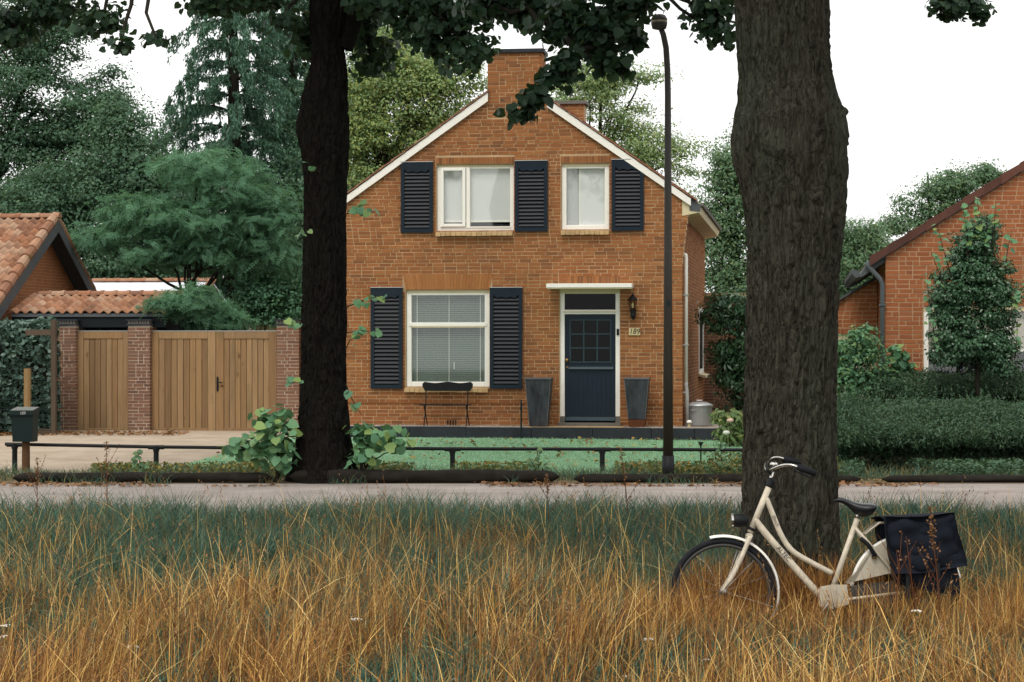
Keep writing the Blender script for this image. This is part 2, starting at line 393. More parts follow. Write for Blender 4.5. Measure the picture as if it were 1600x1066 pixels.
# ------------------------------------------------------------------ ground, road, lawn, drive
def sheet(name, rows, mat, off=0.0, kind=True):
    """rows: list of (Y, x0, x1, z) front to back"""
    V = []; Fs = []
    for (Y, a, b, z) in rows:
        for k in range(9): V.append((a + (b - a) * k / 8, Y, z + off))
    for i in range(len(rows) - 1):
        for k in range(8): Fs.append((i * 9 + k, i * 9 + k + 1, (i + 1) * 9 + k + 1, (i + 1) * 9 + k))
    mb = MB(); mb.add(V, Fs)
    return struct(name, mb, mat)

sheet('ground', [(Y, -500, 500, zg(Y) - .03) for Y in (-60, 5, 20, 31.5, 33, 35, 38.3, 45, 80, 600)], M['ground'])
# road: pale worn concrete
t = NT('road_concrete'); pz = t.noise(1.1, 5, .65); b = t.ramp(pz, [(.3, (.22, .19, .17)), (.7, (.36, .315, .285))])
fz = t.noise(55, 4, .7); b = t.mix(.5, b, t.ramp(fz, [(.3, (.6, .6, .6)), (.7, (1.1, 1.1, 1.1))]), 'MULTIPLY')
sm = t.noise(.35, 3, .5, stretch=(.4, 3, 1)); b = t.mix(t.ramp(sm, [(.5, (0, 0, 0)), (.7, (.4, .4, .4))]), b, c4((.17, .15, .135)))
t.pbr(b, .9, .2, normal=t.bump(fz, .4, .008)); M['road'] = t.m
sheet('road', [(22.6, -60, 60, 0), (25, -60, 60, .012), (27.5, -60, 60, .015), (29.75, -60, 60, 0)], M['road'], -.006)
sheet('verge', [(29.72, -60, 60, 0), (31.4, -60, 60, 0.005)], M['verge'], 0.0)
t = NT('artificial_turf'); f1 = t.noise(120, 3, .7); f2 = t.noise(.8, 3, .5)
b = t.ramp(f1, [(.3, (.19, .34, .20)), (.7, (.27, .46, .285))]); b = t.mix(t.ramp(f2, [(.45, (0, 0, 0)), (.7, (.5, .5, .5))]), b, c4((.18, .345, .195)))
b = t.mix(t.ramp(t.noise(14, 4, .7), [(.60, (0, 0, 0)), (.75, (.35, .35, .35))]), b, c4((.20, .33, .10)))
t.pbr(b, .9, .15, normal=t.bump(f1, .6, .01)); M['turf'] = t.m
HF = Fr(1066, 38.8)      # main house front, origin at its right corner
LAWN = [(31.35, -5.35, 4.75, 0.004), (33, -5.15, 5.2, .055), (35, -4.8, 5.6, .12), (38.6, -4.2, 6.2, .232)]
sheet('lawn', LAWN, M['turf'], .008)
t = NT('drive_concrete'); pz = t.noise(1.6, 5, .65); b = t.ramp(pz, [(.3, (.30, .235, .17)), (.7, (.44, .36, .275))])
fz = t.noise(40, 4, .7); b = t.mix(.4, b, t.ramp(fz, [(.3, (.65, .65, .65)), (.7, (1.1, 1.1, 1.1))]), 'MULTIPLY'); t.pbr(b, .9, .2, normal=t.bump(fz, .3, .006)); M['drive'] = t.m
mbd = MB(); mbd.add([(-8.6, 31.4, .006), (-5.35, 31.36, .008), (-4.8, 35, .122), (-4.2, 38.6, .24), (-3.6, 41.6, .232), (-9.0, 41.8, .232), (-9.9, 38.0, .222), (-12.5, 35.5, .142), (-12.5, 33.4, .08)],
                    [(0, 1, 2, 8), (8, 2, 3, 7), (7, 3, 6), (6, 3, 4, 5)])
struct('driveway', mbd, M['drive'])

# ------------------------------------------------------------------ brickwork
def brick_mesh(L, D, H, j, name='brick'):
    x, z = L / 2, H / 2; q = lambda: R.uniform(-j, j)
    V = [(-x + q(), q() * .8, -z + q()), (x + q(), q() * .8, -z + q()), (x + q(), q() * .8, z + q()), (-x + q(), q() * .8, z + q()), (-x, D, -z), (x, D, -z), (x, D, z), (-x, D, z)]
    me = bpy.data.meshes.new(name); me.from_pydata(V, [], [(0, 1, 2, 3), (0, 4, 5, 1), (1, 5, 6, 2), (2, 6, 7, 3), (3, 7, 4, 0)]); me.update(); return me

def lay_bricks(span, z0, z1, course, L, joint, holes=(), seed=1, head_p=.22):
    """list of (a_mid, z_mid, length, std) ; std 0 stretcher, 1 header, None cut"""
    rr = random.Random(seed); out = []; n = int(round((z1 - z0) / course)); H = course - joint; hd = (L - joint) / 2
    for i in range(n):
        zm = z0 + (i + .5) * course; a, b = span(zm)
        if b - a < .06: continue
        ivs = [(a, b)]
        for (p, q, r, s) in holes:
            if r - .01 < zm < s + .01:
                nv = []
                for (c, d) in ivs:
                    if q <= c or p >= d: nv.append((c, d)); continue
                    if p - c > .02: nv.append((c, p))
                    if d - q > .02: nv.append((q, d))
                ivs = nv
        for (c, d) in ivs:
            x = c; first = True
            while d - x > .02:
                rem = d - x
                if first: ln = rr.choice([L, hd, L * .75, L]) ; first = False
                else: ln = hd if rr.random() < head_p else L
                std = 0 if ln == L else (1 if ln == hd else None)
                if rem < ln + joint + .05: ln, std = rem - (joint if d < b - .001 else 0), None
                if ln > .025: out.append((x + ln / 2, zm, ln, std))
                x += ln + joint
    return out, H

def place_bricks(bricks, H, p0, ang, parent, mat, n_obj, key, seed=3, proud=.0045, L=.21, joint=.012, depth=.06, kindname='brick'):
    """a-coordinates run along ang from p0; outward normal is to the right of that run"""
    ca, sa = cos(ang), sin(ang); nx, ny = sa, -ca
    hd = (L - joint) / 2; rr = random.Random(seed)
    var = [[brick_mesh(L, depth, H, .0022) for _ in range(5)], [brick_mesh(hd, depth, H, .0022) for _ in range(4)]]
    for vs in var:
        for me in vs: me.materials.append(mat)
    order = sorted([i for i, b in enumerate(bricks) if b[3] is not None], key=lambda i: key(bricks[i]))[:n_obj]
    pick = set(order); rest = MB()
    for i, (a, z, ln, std) in enumerate(bricks):
        pr = proud + rr.uniform(-.0025, .003)
        x, y = p0[0] + a * ca + nx * pr, p0[1] + a * sa + ny * pr
        if i in pick:
            o = bpy.data.objects.new(kindname, rr.choice(var[std])); COL.objects.link(o); o.parent = parent
            o.location = (x, y, z + rr.uniform(-.001, .001)); o.rotation_euler = (0, 0, ang)
        else:
            h = ln / 2; k = H / 2; j = lambda: rr.uniform(-.002, .002); V = []
            for (da, dn, dz) in ((-h, 0, -k), (h, 0, -k), (h, 0, k), (-h, 0, k), (-h, depth, -k), (h, depth, -k), (h, depth, k), (-h, depth, k)):
                V.append((x + da * ca - nx * dn + j(), y + da * sa - ny * dn + j(), z + dz + j()))
            rest.add(V, [(0, 1, 2, 3), (0, 4, 5, 1), (1, 5, 6, 2), (2, 6, 7, 3), (3, 7, 4, 0)])
    if rest.v: obj('brickwork', rest, mat, parent, 'stuff')

def wall_face(a0, a1, z0, top, holes, p0, ang, thick=.22, cuts=()):
    """mortar backing: front face with openings and their reveals; top(a) gives the wall top"""
    ca, sa = cos(ang), sin(ang); nx, ny = sa, -ca
    P = lambda a, d, z: (p0[0] + a * ca - nx * d, p0[1] + a * sa - ny * d, z)
    xs = sorted(set([a0, a1] + [c for c in cuts if a0 < c < a1] + [h[0] for h in holes] + [h[1] for h in holes]))
    mb = MB()
    for c, d in zip(xs[:-1], xs[1:]):
        m = (c + d) / 2; hs = sorted([h for h in holes if h[0] < m < h[1]], key=lambda h: h[2]); z = z0
        for h in hs:
            if h[2] > z + 1e-4: mb.add([P(c, 0, z), P(d, 0, z), P(d, 0, h[2]), P(c, 0, h[2])], [(0, 1, 2, 3)])
            z = h[3]
        mb.add([P(c, 0, z), P(d, 0, z), P(d, 0, top(d)), P(c, 0, top(c))], [(0, 1, 2, 3)])
    for (p, q, r, s) in holes:
        for (A, B) in (((p, r), (q, r)), ((q, r), (q, s)), ((q, s), (p, s)), ((p, s), (p, r))):
            mb.add([P(A[0], 0, A[1]), P(B[0], 0, B[1]), P(B[0], thick, B[1]), P(A[0], thick, A[1])], [(0, 1, 2, 3)])
    return mb

def soldier(parent, mat, a0, a1, z0, z1, n, y=-.011, depth=.07, flare=0.0, name='lintel_brick'):
    """upright bricks over an opening (front walls only); flare fans the ends outwards"""
    w = (a1 - a0) / n; mid = (a0 + a1) / 2
    for i in range(n):
        b0, b1 = a0 + i * w + .005, a0 + (i + 1) * w - .005
        t0, t1 = b0 + (b0 - mid) * flare, b1 + (b1 - mid) * flare
        mb = MB(); yy = y + R.uniform(-.002, .002)
        V = [(b0, yy, z0), (b1, yy, z0), (t1, yy, z1), (t0, yy, z1), (b0, depth, z0), (b1, depth, z0), (t1, depth, z1), (t0, depth, z1)]
        mb.add(V, [(0, 1, 2, 3), (0, 4, 5, 1), (1, 5, 6, 2), (2, 6, 7, 3), (3, 7, 4, 0)])
        obj(name, mb, mat, parent)
# ------------------------------------------------------------------ main house
hu = lambda px, v=0.0: HF.u(px, v)
hz = lambda py, px=800, v=0.0: HF.z(py, HF.u(px, v), v)
house = thing('brick_house', 'orange brick gabled house with navy shutters and white windows', 'house', (HF.x0, HF.Y0, 0), -TH)
TZ = 0.43                                       # terrace level
UL = hu(538); UA = hu(801.5); ZA = hz(121, 801); EU = hu(1078); EZ = hz(312, 1078)
SL = (ZA - EZ) / (EU - UA)                      # roof pitch as a ratio
top = lambda u: ZA - abs(u - UA) * SL
ZK0, ZK1 = hz(412, 1066), hz(318, 1066)         # the wall steps outwards under the eaves
kick = lambda z: 0.0 if z < ZK0 else min(.135, .135 * ((z - ZK0) / (ZK1 - ZK0)) ** 1.3)
def spanH(z):
    h = (ZA - z) / SL - .03
    return max(UL - kick(z), UA - h), min(kick(z), UA + h)
def rect(p0, p1, y0, y1):
    m = (p0 + p1) / 2; return (hu(p0), hu(p1), hz(y1, m), hz(y0, m))
DOOR = rect(874.5, 969, 449, 663); WG = rect(634, 765, 453, 605); WA_ = rect(682, 803, 257, 361); WB_ = rect(877, 952, 255.5, 359)
ARCH = rect(634, 765, 428, 452.5)
LA, LB, LD = rect(681, 804, 246, 256), rect(876, 953, 244, 254.5), rect(873, 969.5, 431.5, 443)
holes = [DOOR, WG, WA_, WB_]
# mortar backing wall (front, right side, left side)
mbw = wall_face(UL, 0, TZ - .25, top, holes, (0, 0), 0, .20, cuts=(UA,))
D = 8.9
mbw.add([(0, 0, TZ - .25), (0, D, TZ - .25), (0, D, EZ), (0, 0, top(0))], [(0, 1, 2, 3)])
mbw.add([(UL, D, TZ - .25), (UL, 0, TZ - .25), (UL, 0, top(UL)), (UL, D, top(UL))], [(0, 1, 2, 3)])
mbw.add([(0, D, TZ - .25), (UL, D, TZ - .25), (UL, D, top(UL)), (UA, D, ZA), (0, D, EZ)], [(0, 1, 2, 3, 4)])
# stepped brick corbel on both corners
for k in range(9):
    za, zb = ZK0 + (ZK1 - ZK0) * k / 9, ZK0 + (ZK1 - ZK0) * (k + 1) / 9; w = kick(zb)
    mbw.box((-.02, .001, za), (w, .22, zb)); mbw.box((UL - w, .001, za), (UL + .02, .22, zb))
mbw.box((-.02, .001, ZK1), (.13, .22, EZ - .02)); mbw.box((UL - .13, .001, ZK1), (UL + .02, .22, EZ - .02))
wall = obj('wall', mbw, M['mortar'], house)
bh = [(a - .0, b + .0, c, d) for (a, b, c, d) in holes] + [LA, LB, LD]
def fan_hole(zm):   # flat arch widens upwards
    return None
br, BHh = lay_bricks(spanH, TZ - .18, ZA - .1, .0668, .2125, .0130, bh + [(ARCH[0] - .05, ARCH[1] + .05, ARCH[2], ARCH[3]), (hu(762), hu(846.5), ZA - .75, 99)], 5)
# bricks nearest the door and lamp become single pieces, the rest one brickwork part
place_bricks(br, BHh, (0, 0), 0, wall, M['brick'], 300, lambda b: abs(b[0] + .9) + .55 * abs(b[1] - 1.9), L=.2125, joint=.0130)
# right side wall bricks
sidew = (5.95, 7.9, hz(584, 1090, 6), hz(480, 1090, 6))
brs, _ = lay_bricks(lambda z: (0.02, D), TZ - .18, EZ - .12, .0668, .2125, .0130, [sidew], 9)
sw = obj('side_wall', MB().box((-.3, 3.0, TZ), (-.1, 3.2, TZ + .2)), M['mortar'], house)
place_bricks(brs, BHh, (0, 0), pi / 2, sw, M['brick'], 120, lambda b: b[0] + .3 * abs(b[1] - 3), L=.2125, joint=.0130, seed=8)
soldier(wall, M['brick'], *LA[:2], LA[2], LA[3], 25); soldier(wall, M['brick'], *LB[:2], LB[2], LB[3], 16); soldier(wall, M['brick'], *LD[:2], LD[2], LD[3], 20)
soldier(wall, M['brick_warm'], ARCH[0], ARCH[1], ARCH[2], ARCH[3], 28, flare=.075, name='arch_brick')
# dark string line near the ground: the lower courses stand a little forward
zp = hz(630, 800)
for (a, b) in ((UL, DOOR[0] - .02), (DOOR[1] + .02, -.0)):
    obj('plinth_lip', MB().box((a, -.016, zp - .012), (b, -.002, zp + .008)), M['brick'], wall)
# air vents at the foot of the wall
uv = hu(706); zv = hz(660, 706)
for k in range(4): obj('vent_slot', MB().box((uv - .085 + k * .05, -.013, zv - .05), (uv - .065 + k * .05, -.006, zv + .05)), M['dark'], wall)

# roof: slabs, white verge boards, stepped tile edge
def slope_pt(side, d, dz=0.0):                 # d measured horizontally from the ridge
    return (UA + side * d, ZA - d * SL + dz)
HW = EU - UA
for sgn in (1, -1):
    e = HW + .10
    poly = [slope_pt(sgn, 0, .03), slope_pt(sgn, e, .03), slope_pt(sgn, e, .10), slope_pt(sgn, 0, .10)]
    d0 = (hu(855) - UA) if sgn > 0 else (UA - hu(763))
    pa = [slope_pt(sgn, d0, .03), slope_pt(sgn, e, .03), slope_pt(sgn, e, .10), slope_pt(sgn, d0, .10)]
    pb = [slope_pt(sgn, 0, .03), slope_pt(sgn, d0 - .002, .03), slope_pt(sgn, d0 - .002, .10), slope_pt(sgn, 0, .10)]
    rf = obj('roof', MB().prism(pa, -.03, D + .1).prism(pb, .61, D + .1), M['tile_dark'], house)
    poly = [slope_pt(sgn, d0, -.115), slope_pt(sgn, HW + .02, -.105), slope_pt(sgn, HW + .02, .03), slope_pt(sgn, d0, .042)]
    vb = obj('verge_board', MB().prism(poly, -.065, -.028), M['white'], rf)
    n = 13
    for k in range(n):
        a0 = d0 - .02 + (e - d0) * k / n; a1 = d0 + (e - d0) * (k + 1) / n + .03
        poly = [slope_pt(sgn, a0, .05), slope_pt(sgn, a1, .068), slope_pt(sgn, a1, .092), slope_pt(sgn, a0, .066)]
        obj('tile', MB().prism(poly, -.085, .22), M['tile'], rf)
# eaves box on the right, running back
gz = EZ - .10
eb = MB().prism([(.0, gz - .20), (.30, gz - .14), (.33, gz - .02), (.33, gz + .03), (.0, gz + .17)], -.012, D)
obj('eaves_soffit', eb, M['cream'], house)
obj('eaves_end', MB().prism([(.135, gz - .10), (.33, gz - .13), (.345, gz + .0), (.14, gz + .14)], -.022, -.013), M['slate'], house)
obj('gutter', MB().prism([(.332, gz - .02), (.375, gz - .015), (.39, gz + .04), (.332, gz + .045)], 0.0, D), M['stone'], house)
# front chimney
CU0, CU1 = hu(762), hu(846.5); CT = hz(83, 805)
ch = obj('chimney', MB().box((CU0, .001, ZA - 1.1), (CU1, .60, CT)), M['mortar'], house)
cb, _ = lay_bricks(lambda z: (CU0, CU1), ZA - .75, CT, .0668, .2125, .0130, (), 21, head_p=.3)
place_bricks(cb, BHh, (0, 0), 0, ch, M['brick'], 200, lambda b: -b[1], L=.2125, joint=.0130, seed=12)
cb2, _ = lay_bricks(lambda z: (0, .6), ZA - .6, CT, .0668, .2125, .0130, (), 22, head_p=.4)
place_bricks(cb2, BHh, (CU1, 0), pi / 2, ch, M['brick'], 60, lambda b: -b[1], L=.2125, joint=.0130, seed=13)
bevel(obj('chimney_cap', MB().box((CU0 - .03, -.05, CT + .002), (CU1 + .04, .65, CT + .075)), M['kerbdark'], ch))
# rear chimney on the right slope
v2 = 3.4; a0, a1 = hu(872, v2), hu(912, v2); zt = hz(163, 890, v2)
c2 = obj('chimney', MB().box((a0, v2, zt - 1.4), (a1, v2 + .5, zt)), M['mortar'], house)
cb3, _ = lay_bricks(lambda z: (a0, a1), zt - 1.2, zt, .0668, .2125, .0130, (), 31)
place_bricks(cb3, BHh, (0, v2), 0, c2, M['brick'], 120, lambda b: -b[1], L=.2125, joint=.0130, seed=14)
obj('chimney_cap', MB().box((a0 - .05, v2 - .05, zt + .002), (a1 + .06, v2 + .55, zt + .07)), M['stone'], c2)

# windows
def frame_rects(mb, a0, a1, z0, z1, w, y0, y1, sill=None):
    mb.box((a0, y0, z0), (a0 + w, y1, z1)); mb.box((a1 - w, y0, z0), (a1, y1, z1))
    mb.box((a0 + w, y0, z1 - w), (a1 - w, y1, z1)); mb.box((a0 + w, y0, z0), (a1 - w, y1, z0 + (sill or w)))
def sill_of(parent, a0, a1, z, n, mat='brick_sill', h=.095):
    s = obj('sill', MB().box((a0 + .01, -.07, z - h + .015), (a1 - .01, .05, z - .02)), M['mortar'], parent)
    w = (a1 - a0 + .01) / n
    for k in range(n):
        x = a0 - .005 + k * w; mb = MB(); dz = R.uniform(-.005, .004)
        mb.prism([(-.10, z - h + dz), (.03, z - h + .02), (.03, z - .004), (-.085, z - .03 + dz)], x + .004, x + w - .004, 'x')
        obj('sill_brick', mb, M[mat], s)
def pane(parent, a0, a1, z0, z1, y, mat='glass'):
    return obj('pane', MB().box((a0, y, z0), (a1, y + .006, z1)), M[mat], parent)
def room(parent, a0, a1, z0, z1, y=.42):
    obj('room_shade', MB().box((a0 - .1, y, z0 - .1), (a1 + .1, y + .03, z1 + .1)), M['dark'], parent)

# ground floor window with venetian blind
a0, a1, z0, z1 = WG
w = MB(); frame_rects(w, a0 + .004, a1 - .004, z0 + .004, z1 - .004, .095, .045, .13)
zt1 = hz(507, 700); w.box((a0 + .06, .03, zt1 - .035), (a1 - .06, .135, zt1 + .035))
win = bevel(obj('window', w, M['white'], house), .008)
obj('head_board', MB().box((a0 + .004, .035, z1 - .055), (a1 - .004, .15, z1 - .005)), M['cream'], win)
obj('glazing_bead', MB().box((a0 + .1, .025, zt1 - .058), (a1 - .1, .05, zt1 - .038)), M['cream'], win)
pane(win, a0 + .09, a1 - .09, z0 + .09, zt1 - .03, .085); pane(win, a0 + .09, a1 - .09, zt1 + .03, z1 - .09, .085)
bl = MB(); zz = z0 + .10
while zz < z1 - .1:
    if not (zt1 - .05 < zz < zt1 + .02):
        bl.add([(a0 + .06, .128, zz + .003), (a1 - .06, .128, zz + .003), (a1 - .06, .140, zz + .031), (a0 + .06, .140, zz + .031)], [(0, 1, 2, 3)])
    zz += .0345
obj('venetian_blind', bl, M['venetian'], win, 'stuff')
for pxx in (650, 700, 749):
    u = hu(pxx); obj('blind_cord', MB().box((u - .006, .118, z0 + .1), (u + .006, .122, z1 - .1)), M['cord'], win)
u = hu(708); obj('blind_toggle', MB().box((u - .008, .112, hz(577)), (u + .008, .117, hz(566))), M['cord'], win)
room(win, a0, a1, z0, z1, .24); sill_of(win, a0 - .01, a1 - .02, z0, 16)

# upper left window: opening casement + fixed light
a0, a1, z0, z1 = WA_
w = MB(); frame_rects(w, a0 + .004, a1 - .004, z0 + .004, z1 - .004, .075, .045, .13)
um = hu(731); w.box((um - .035, .03, z0 + .05), (um + .035, .13, z1 - .05))
ca0, ca1, cz0, cz1 = hu(688), hu(727), hz(354.5, 700), hz(262, 700)
win = bevel(obj('window', w, M['white'], house), .008)
cs = MB(); frame_rects(cs, ca0, ca1, cz0, cz1, .058, .012, .075); cs = bevel(obj('casement', cs, M['white'], win), .006)
pane(cs, ca0 + .05, ca1 - .05, cz0 + .05, cz1 - .05, .05); pane(win, um + .03, a1 - .07, z0 + .07, z1 - .07, .085)
obj('head_board', MB().box((a0 + .004, .035, z1 - .045), (a1 - .004, .15, z1 - .005)), M['cream'], win)
obj('glazing_bead', MB().box((um + .04, .03, z0 + .062), (a1 - .06, .05, z0 + .085)), M['white'], win)
zb = hz(345, 760)
obj('roller_blind', MB().box((a0 + .06, .125, zb), (a1 - .06, .131, z1 - .06)), M['blind'], win)
obj('blind_rail', MB().box((a0 + .06, .118, zb - .02), (a1 - .06, .132, zb + .012)), M['white'], win)
obj('folded_cloth', MB().prism([(um + .08, z0 + .05), (um + .75, z0 + .05), (um + .78, z0 + .12), (um + .5, z0 + .15), (um + .2, z0 + .14)], .20, .30), M['planter'], win)
room(win, a0, a1, z0, z1, .35); sill_of(win, a0, a1 - .02, z0, 15)

# upper right window
a0, a1, z0, z1 = WB_
w = MB(); frame_rects(w, a0 + .004, a1 - .004, z0 + .004, z1 - .004, .085, .045, .13)
win = bevel(obj('window', w, M['white'], house), .008)
obj('head_board', MB().box((a0 + .004, .03, z1 - .05), (a1 - .004, .15, z1 - .005)), M['cream'], win)
pane(win, a0 + .08, a1 - .08, z0 + .08, z1 - .08, .085)
ud = hu(905)
obj('roller_blind', MB().box((ud, .120, z0 + .06), (a1 - .06, .126, z1 - .06)), M['blind'], win)
obj('curtain', MB().box((a0 + .06, .150, z0 + .06), (ud + .05, .157, z1 - .06)), M['curtain_grey'], win)
obj('blind_edge', MB().box((ud - .012, .112, z0 + .06), (ud + .012, .128, z1 - .06)), M['white'], win)
room(win, a0, a1, z0, z1, .35); sill_of(win, a0, a1, z0, 10)

# shutters
def shutter(p0, p1, y0, y1, nsl, cut=None):
    m = (p0 + p1) / 2; a0, a1, z0, z1 = hu(p0), hu(p1), hz(y1, m), hz(y0, m); w = .068; t0, t1 = -.060, -.016
    sh = MB(); sh.box((a0, t0, z0), (a0 + w, t1, z1 if not cut else z1))
    hh = .19                                    # scalloped head board
    zc = z1 - .165
    nseg = 24; pts = []
    for k in range(nseg + 1):
        f = k / nseg; x = a0 + w + (a1 - a0 - 2 * w) * f
        s = .012 * cos(f * 2 * pi * 3.0) + .016 * (1 - abs(2 * f - 1)) ** .5 * (-1) + (.02 if f < .06 or f > .94 else 0)
        pts.append((x, zc + s))
    if cut:
        zr = z1 - cut * SL
        sh.box((a1 - w, t0, z0), (a1, t1, zr - .02))
        sh.prism(pts + [(a1 - w, zr + w * SL - .005), (a1 - cut, z1), (a0 + w, z1)], t0, t1)
        sh.prism([(a1 - w, zr - .02), (a1, zr - .02), (a1, zr - .01), (a1 - w, zr + w * SL - .005)], t0, t1)
    else:
        sh.box((a1 - w, t0, z0), (a1, t1, z1))
        sh.prism(pts + [(a1 - w, z1), (a0 + w, z1)], t0, t1)
    sh.box((a0 + w, t0, z0), (a1 - w, t1, z0 + .075))
    o = obj('shutter', sh, M['navy'], house)
    obj('back_panel', MB().box((a0 + w, -.0145, z0 + .03), (a1 - w, -.0125, zc + .05)), M['dark'], o)
    obj('top_strip', MB().box((a0 - .004, -.07, z1 + .002), ((a1 if not cut else a1 - cut) + .004, -.012, z1 + .016)), M['pipe'], o)
    zz0, zz1 = z0 + .085, zc - .01; st = (zz1 - zz0) / nsl
    me = MB().prism([(-.058, -.022), (-.049, -.024), (-.020, .020), (-.029, .024)], 0, a1 - a0 - 2 * w, 'x').mesh('slat'); me.materials.append(M['slat'])
    for k in range(nsl):
        s = bpy.data.objects.new('slat', me); COL.objects.link(s); s.parent = o; s.location = (a0 + w, .002, zz0 + (k + .5) * st); s.rotation_euler = (R.uniform(-.03, .03), 0, 0)
shutter(627, 677, 254, 364, 15); shutter(805, 856, 252, 362, 15); shutter(956, 1006, 250, 361, 15, cut=.235)
shutter(580, 629.5, 450, 607.5, 22); shutter(766, 816.5, 450, 607.5, 22)

# front door
a0, a1, z0, z1 = DOOR
zt0, ztm = hz(459, 922), hz(491, 922); zt_ = hz(484, 922)
w = MB(); w.box((a0 + .003, .03, hz(651, 880)), (a0 + .088, .12, z1 - .003)); w.box((a1 - .088, .03, hz(651, 960)), (a1 - .003, .12, z1 - .003))
w.box((a0 + .088, .03, zt0), (a1 - .088, .12, z1 - .003)); w.box((a0 + .088, .035, ztm), (a1 - .088, .12, zt_))
door = bevel(obj('door', w, M['white'], house), .006)
obj('drip_rail', MB().box((a0 + .07, .005, zt_ - .045), (a1 - .07, .03, zt_ - .03)), M['cream'], door)
obj('head_board', MB().box((a0 + .003, .02, zt0 + .005), (a1 - .003, .028, z1 - .004)), M['cream'], door)
obj('stone_block', MB().box((a0 + .002, .02, z0), (a0 + .09, .13, hz(651, 880) - .002)), M['stone'], door)
obj('stone_block', MB().box((a1 - .09, .02, z0), (a1 - .002, .13, hz(651, 960) - .002)), M['stone'], door)
obj('threshold', MB().box((a0 - .02, -.09, TZ + .003), (a1 + .02, .2, hz(660.5, 922))), M['stone'], door)
pane(door, a0 + .085, a1 - .085, zt_ - .005, zt0 + .005, .08, 'darkglass'); room(door, a0, a1, zt_, zt0, .3)
l0, l1, lz0, lz1 = a0 + .09, a1 - .09, hz(658, 922), ztm - .003
g0, g1, gz0, gz1 = hu(890.5), hu(954), hz(566, 922), hz(500, 922)
lf = MB(); frame_rects(lf, l0, l1, lz0, lz1, .085, .06, .10)
lf.box((l0 + .08, .0601, lz0 + .07), (l1 - .08, .098, gz0)); lf.box((l0 + .08, .0602, gz1), (l1 - .08, .098, lz1 - .05))
leaf = obj('door_leaf', lf, M['doorpaint'], door)
nb = 9
for k in range(nb):
    x0 = l0 + .09 + (l1 - l0 - .18) * k / nb; x1 = l0 + .09 + (l1 - l0 - .18) * (k + 1) / nb - .006
    b_ = obj('door_board', MB().box((x0, .053, lz0 + .085), (x1, .0598, hz(577, 922) - .02)), M['doorpaint'], door)
mt = MB()
for k in range(4):
    x = g0 + (g1 - g0) * k / 3; mt.box((x - .013, .045, gz0 - .013), (x + .013, .085, gz1 + .013))
    z = gz0 + (gz1 - gz0) * k / 3; mt.box((g0 - .013, .043, z - .012), (g1 + .013, .083, z + .012))
obj('glazing_bars', mt, M['muntin'], door)
for i in range(3):
    for k in range(3):
        pane(door, g0 + (g1 - g0) * i / 3 + .012, g0 + (g1 - g0) * (i + 1) / 3 - .012, gz0 + (gz1 - gz0) * k / 3 + .011, gz0 + (gz1 - gz0) * (k + 1) / 3 - .011, .07, 'darkglass')
room(door, g0, g1, gz0, gz1, .3)
obj('weather_bar', MB().prism([(.012, -.0), (.06, -.02), (.06, .05), (.03, .04)], hu(888), hu(958), 'x'), M['muntin'], door).location = (0, 0, hz(577, 922))
obj('kick_bar', MB().prism([(.02, 0), (.06, -.01), (.06, .07), (.045, .07)], l0 + .01, l1 - .01, 'x'), M['muntin'], door).location = (0, 0, lz0 + .005)
uk, zk = hu(886), hz(563, 886)
obj('door_knob', MB().lathe([(.008, 0), (.012, -.03), (.034, -.045), (.036, -.065), (.022, -.085), (.004, -.09)], (uk, .06, zk), 14, 'y'), M['brass'], door, smooth=True)
obj('lock', MB().lathe([(.02, 0), (.02, -.012), (.006, -.014)], (uk, .06, hz(574, 886)), 12, 'y'), M['brass'], door)
ub, zb = hu(965.2), hz(519, 965)
bevel(obj('doorbell', MB().box((ub - .022, .008, zb - .06), (ub + .022, .0299, zb + .06)), M['black'], door), .006)
# canopy slab over the door
cv = -.45; c0, c1 = hu(853.5, cv), hu(987, cv); czt, czb = hz(443, 920, cv), hz(449.5, 920, cv)
can = obj('door_canopy', MB().box((c0, cv, czb), (c1, .0, czt)), M['white'], house); bevel(can, .006)
obj('canopy_edge', MB().box((c0 + .01, cv + .012, czb - .02), (c1 - .01, -.02, czb - .001)), M['cream'], can)
# rain pipe on the side wall, near the front corner
zs = hz(600, 1070)
obj('rain_pipe', MB().tube([(.0, .22, hz(396, 1069)), (.055, .2, hz(398, 1069)), (.06, .2, hz(402, 1069)), (.06, .2, zs)], .034, 10), M['white'], house, smooth=True)
obj('rain_pipe', MB().tube([(.06, .2, zs + .02), (.06, .2, TZ + .75), (.075, .19, TZ + .6), (.085, .17, TZ)], .038, 10), M['pipe'], house, smooth=True)
for zc_ in (hz(462, 1069), hz(615, 1069), hz(540, 1069)): obj('pipe_clip', MB().box((-.0, .155, zc_), (.105, .245, zc_ + .03)), M['pipe'], house)
# side window
s0, s1, z0, z1 = sidew
w = MB()
for (p, q, r, s_) in ((s0, s0 + .09, z0, z1), (s1 - .09, s1, z0, z1), (s0 + .09, s1 - .09, z1 - .09, z1), (s0 + .09, s1 - .09, z0, z0 + .09)): w.box((-.02, p, r), (.03, q, s_))
win = obj('window', w, M['white'], house); obj('pane', MB().box((.0, s0 + .08, z0 + .08), (.006, s1 - .08, z1 - .08)), M['darkglass'], win)
obj('sill', MB().prism([(.0, z0 - .05), (.16, z0 - .09), (.16, z0 - .04), (.0, z0)], s0 - .05, s1 + .05), M['cream'], win)
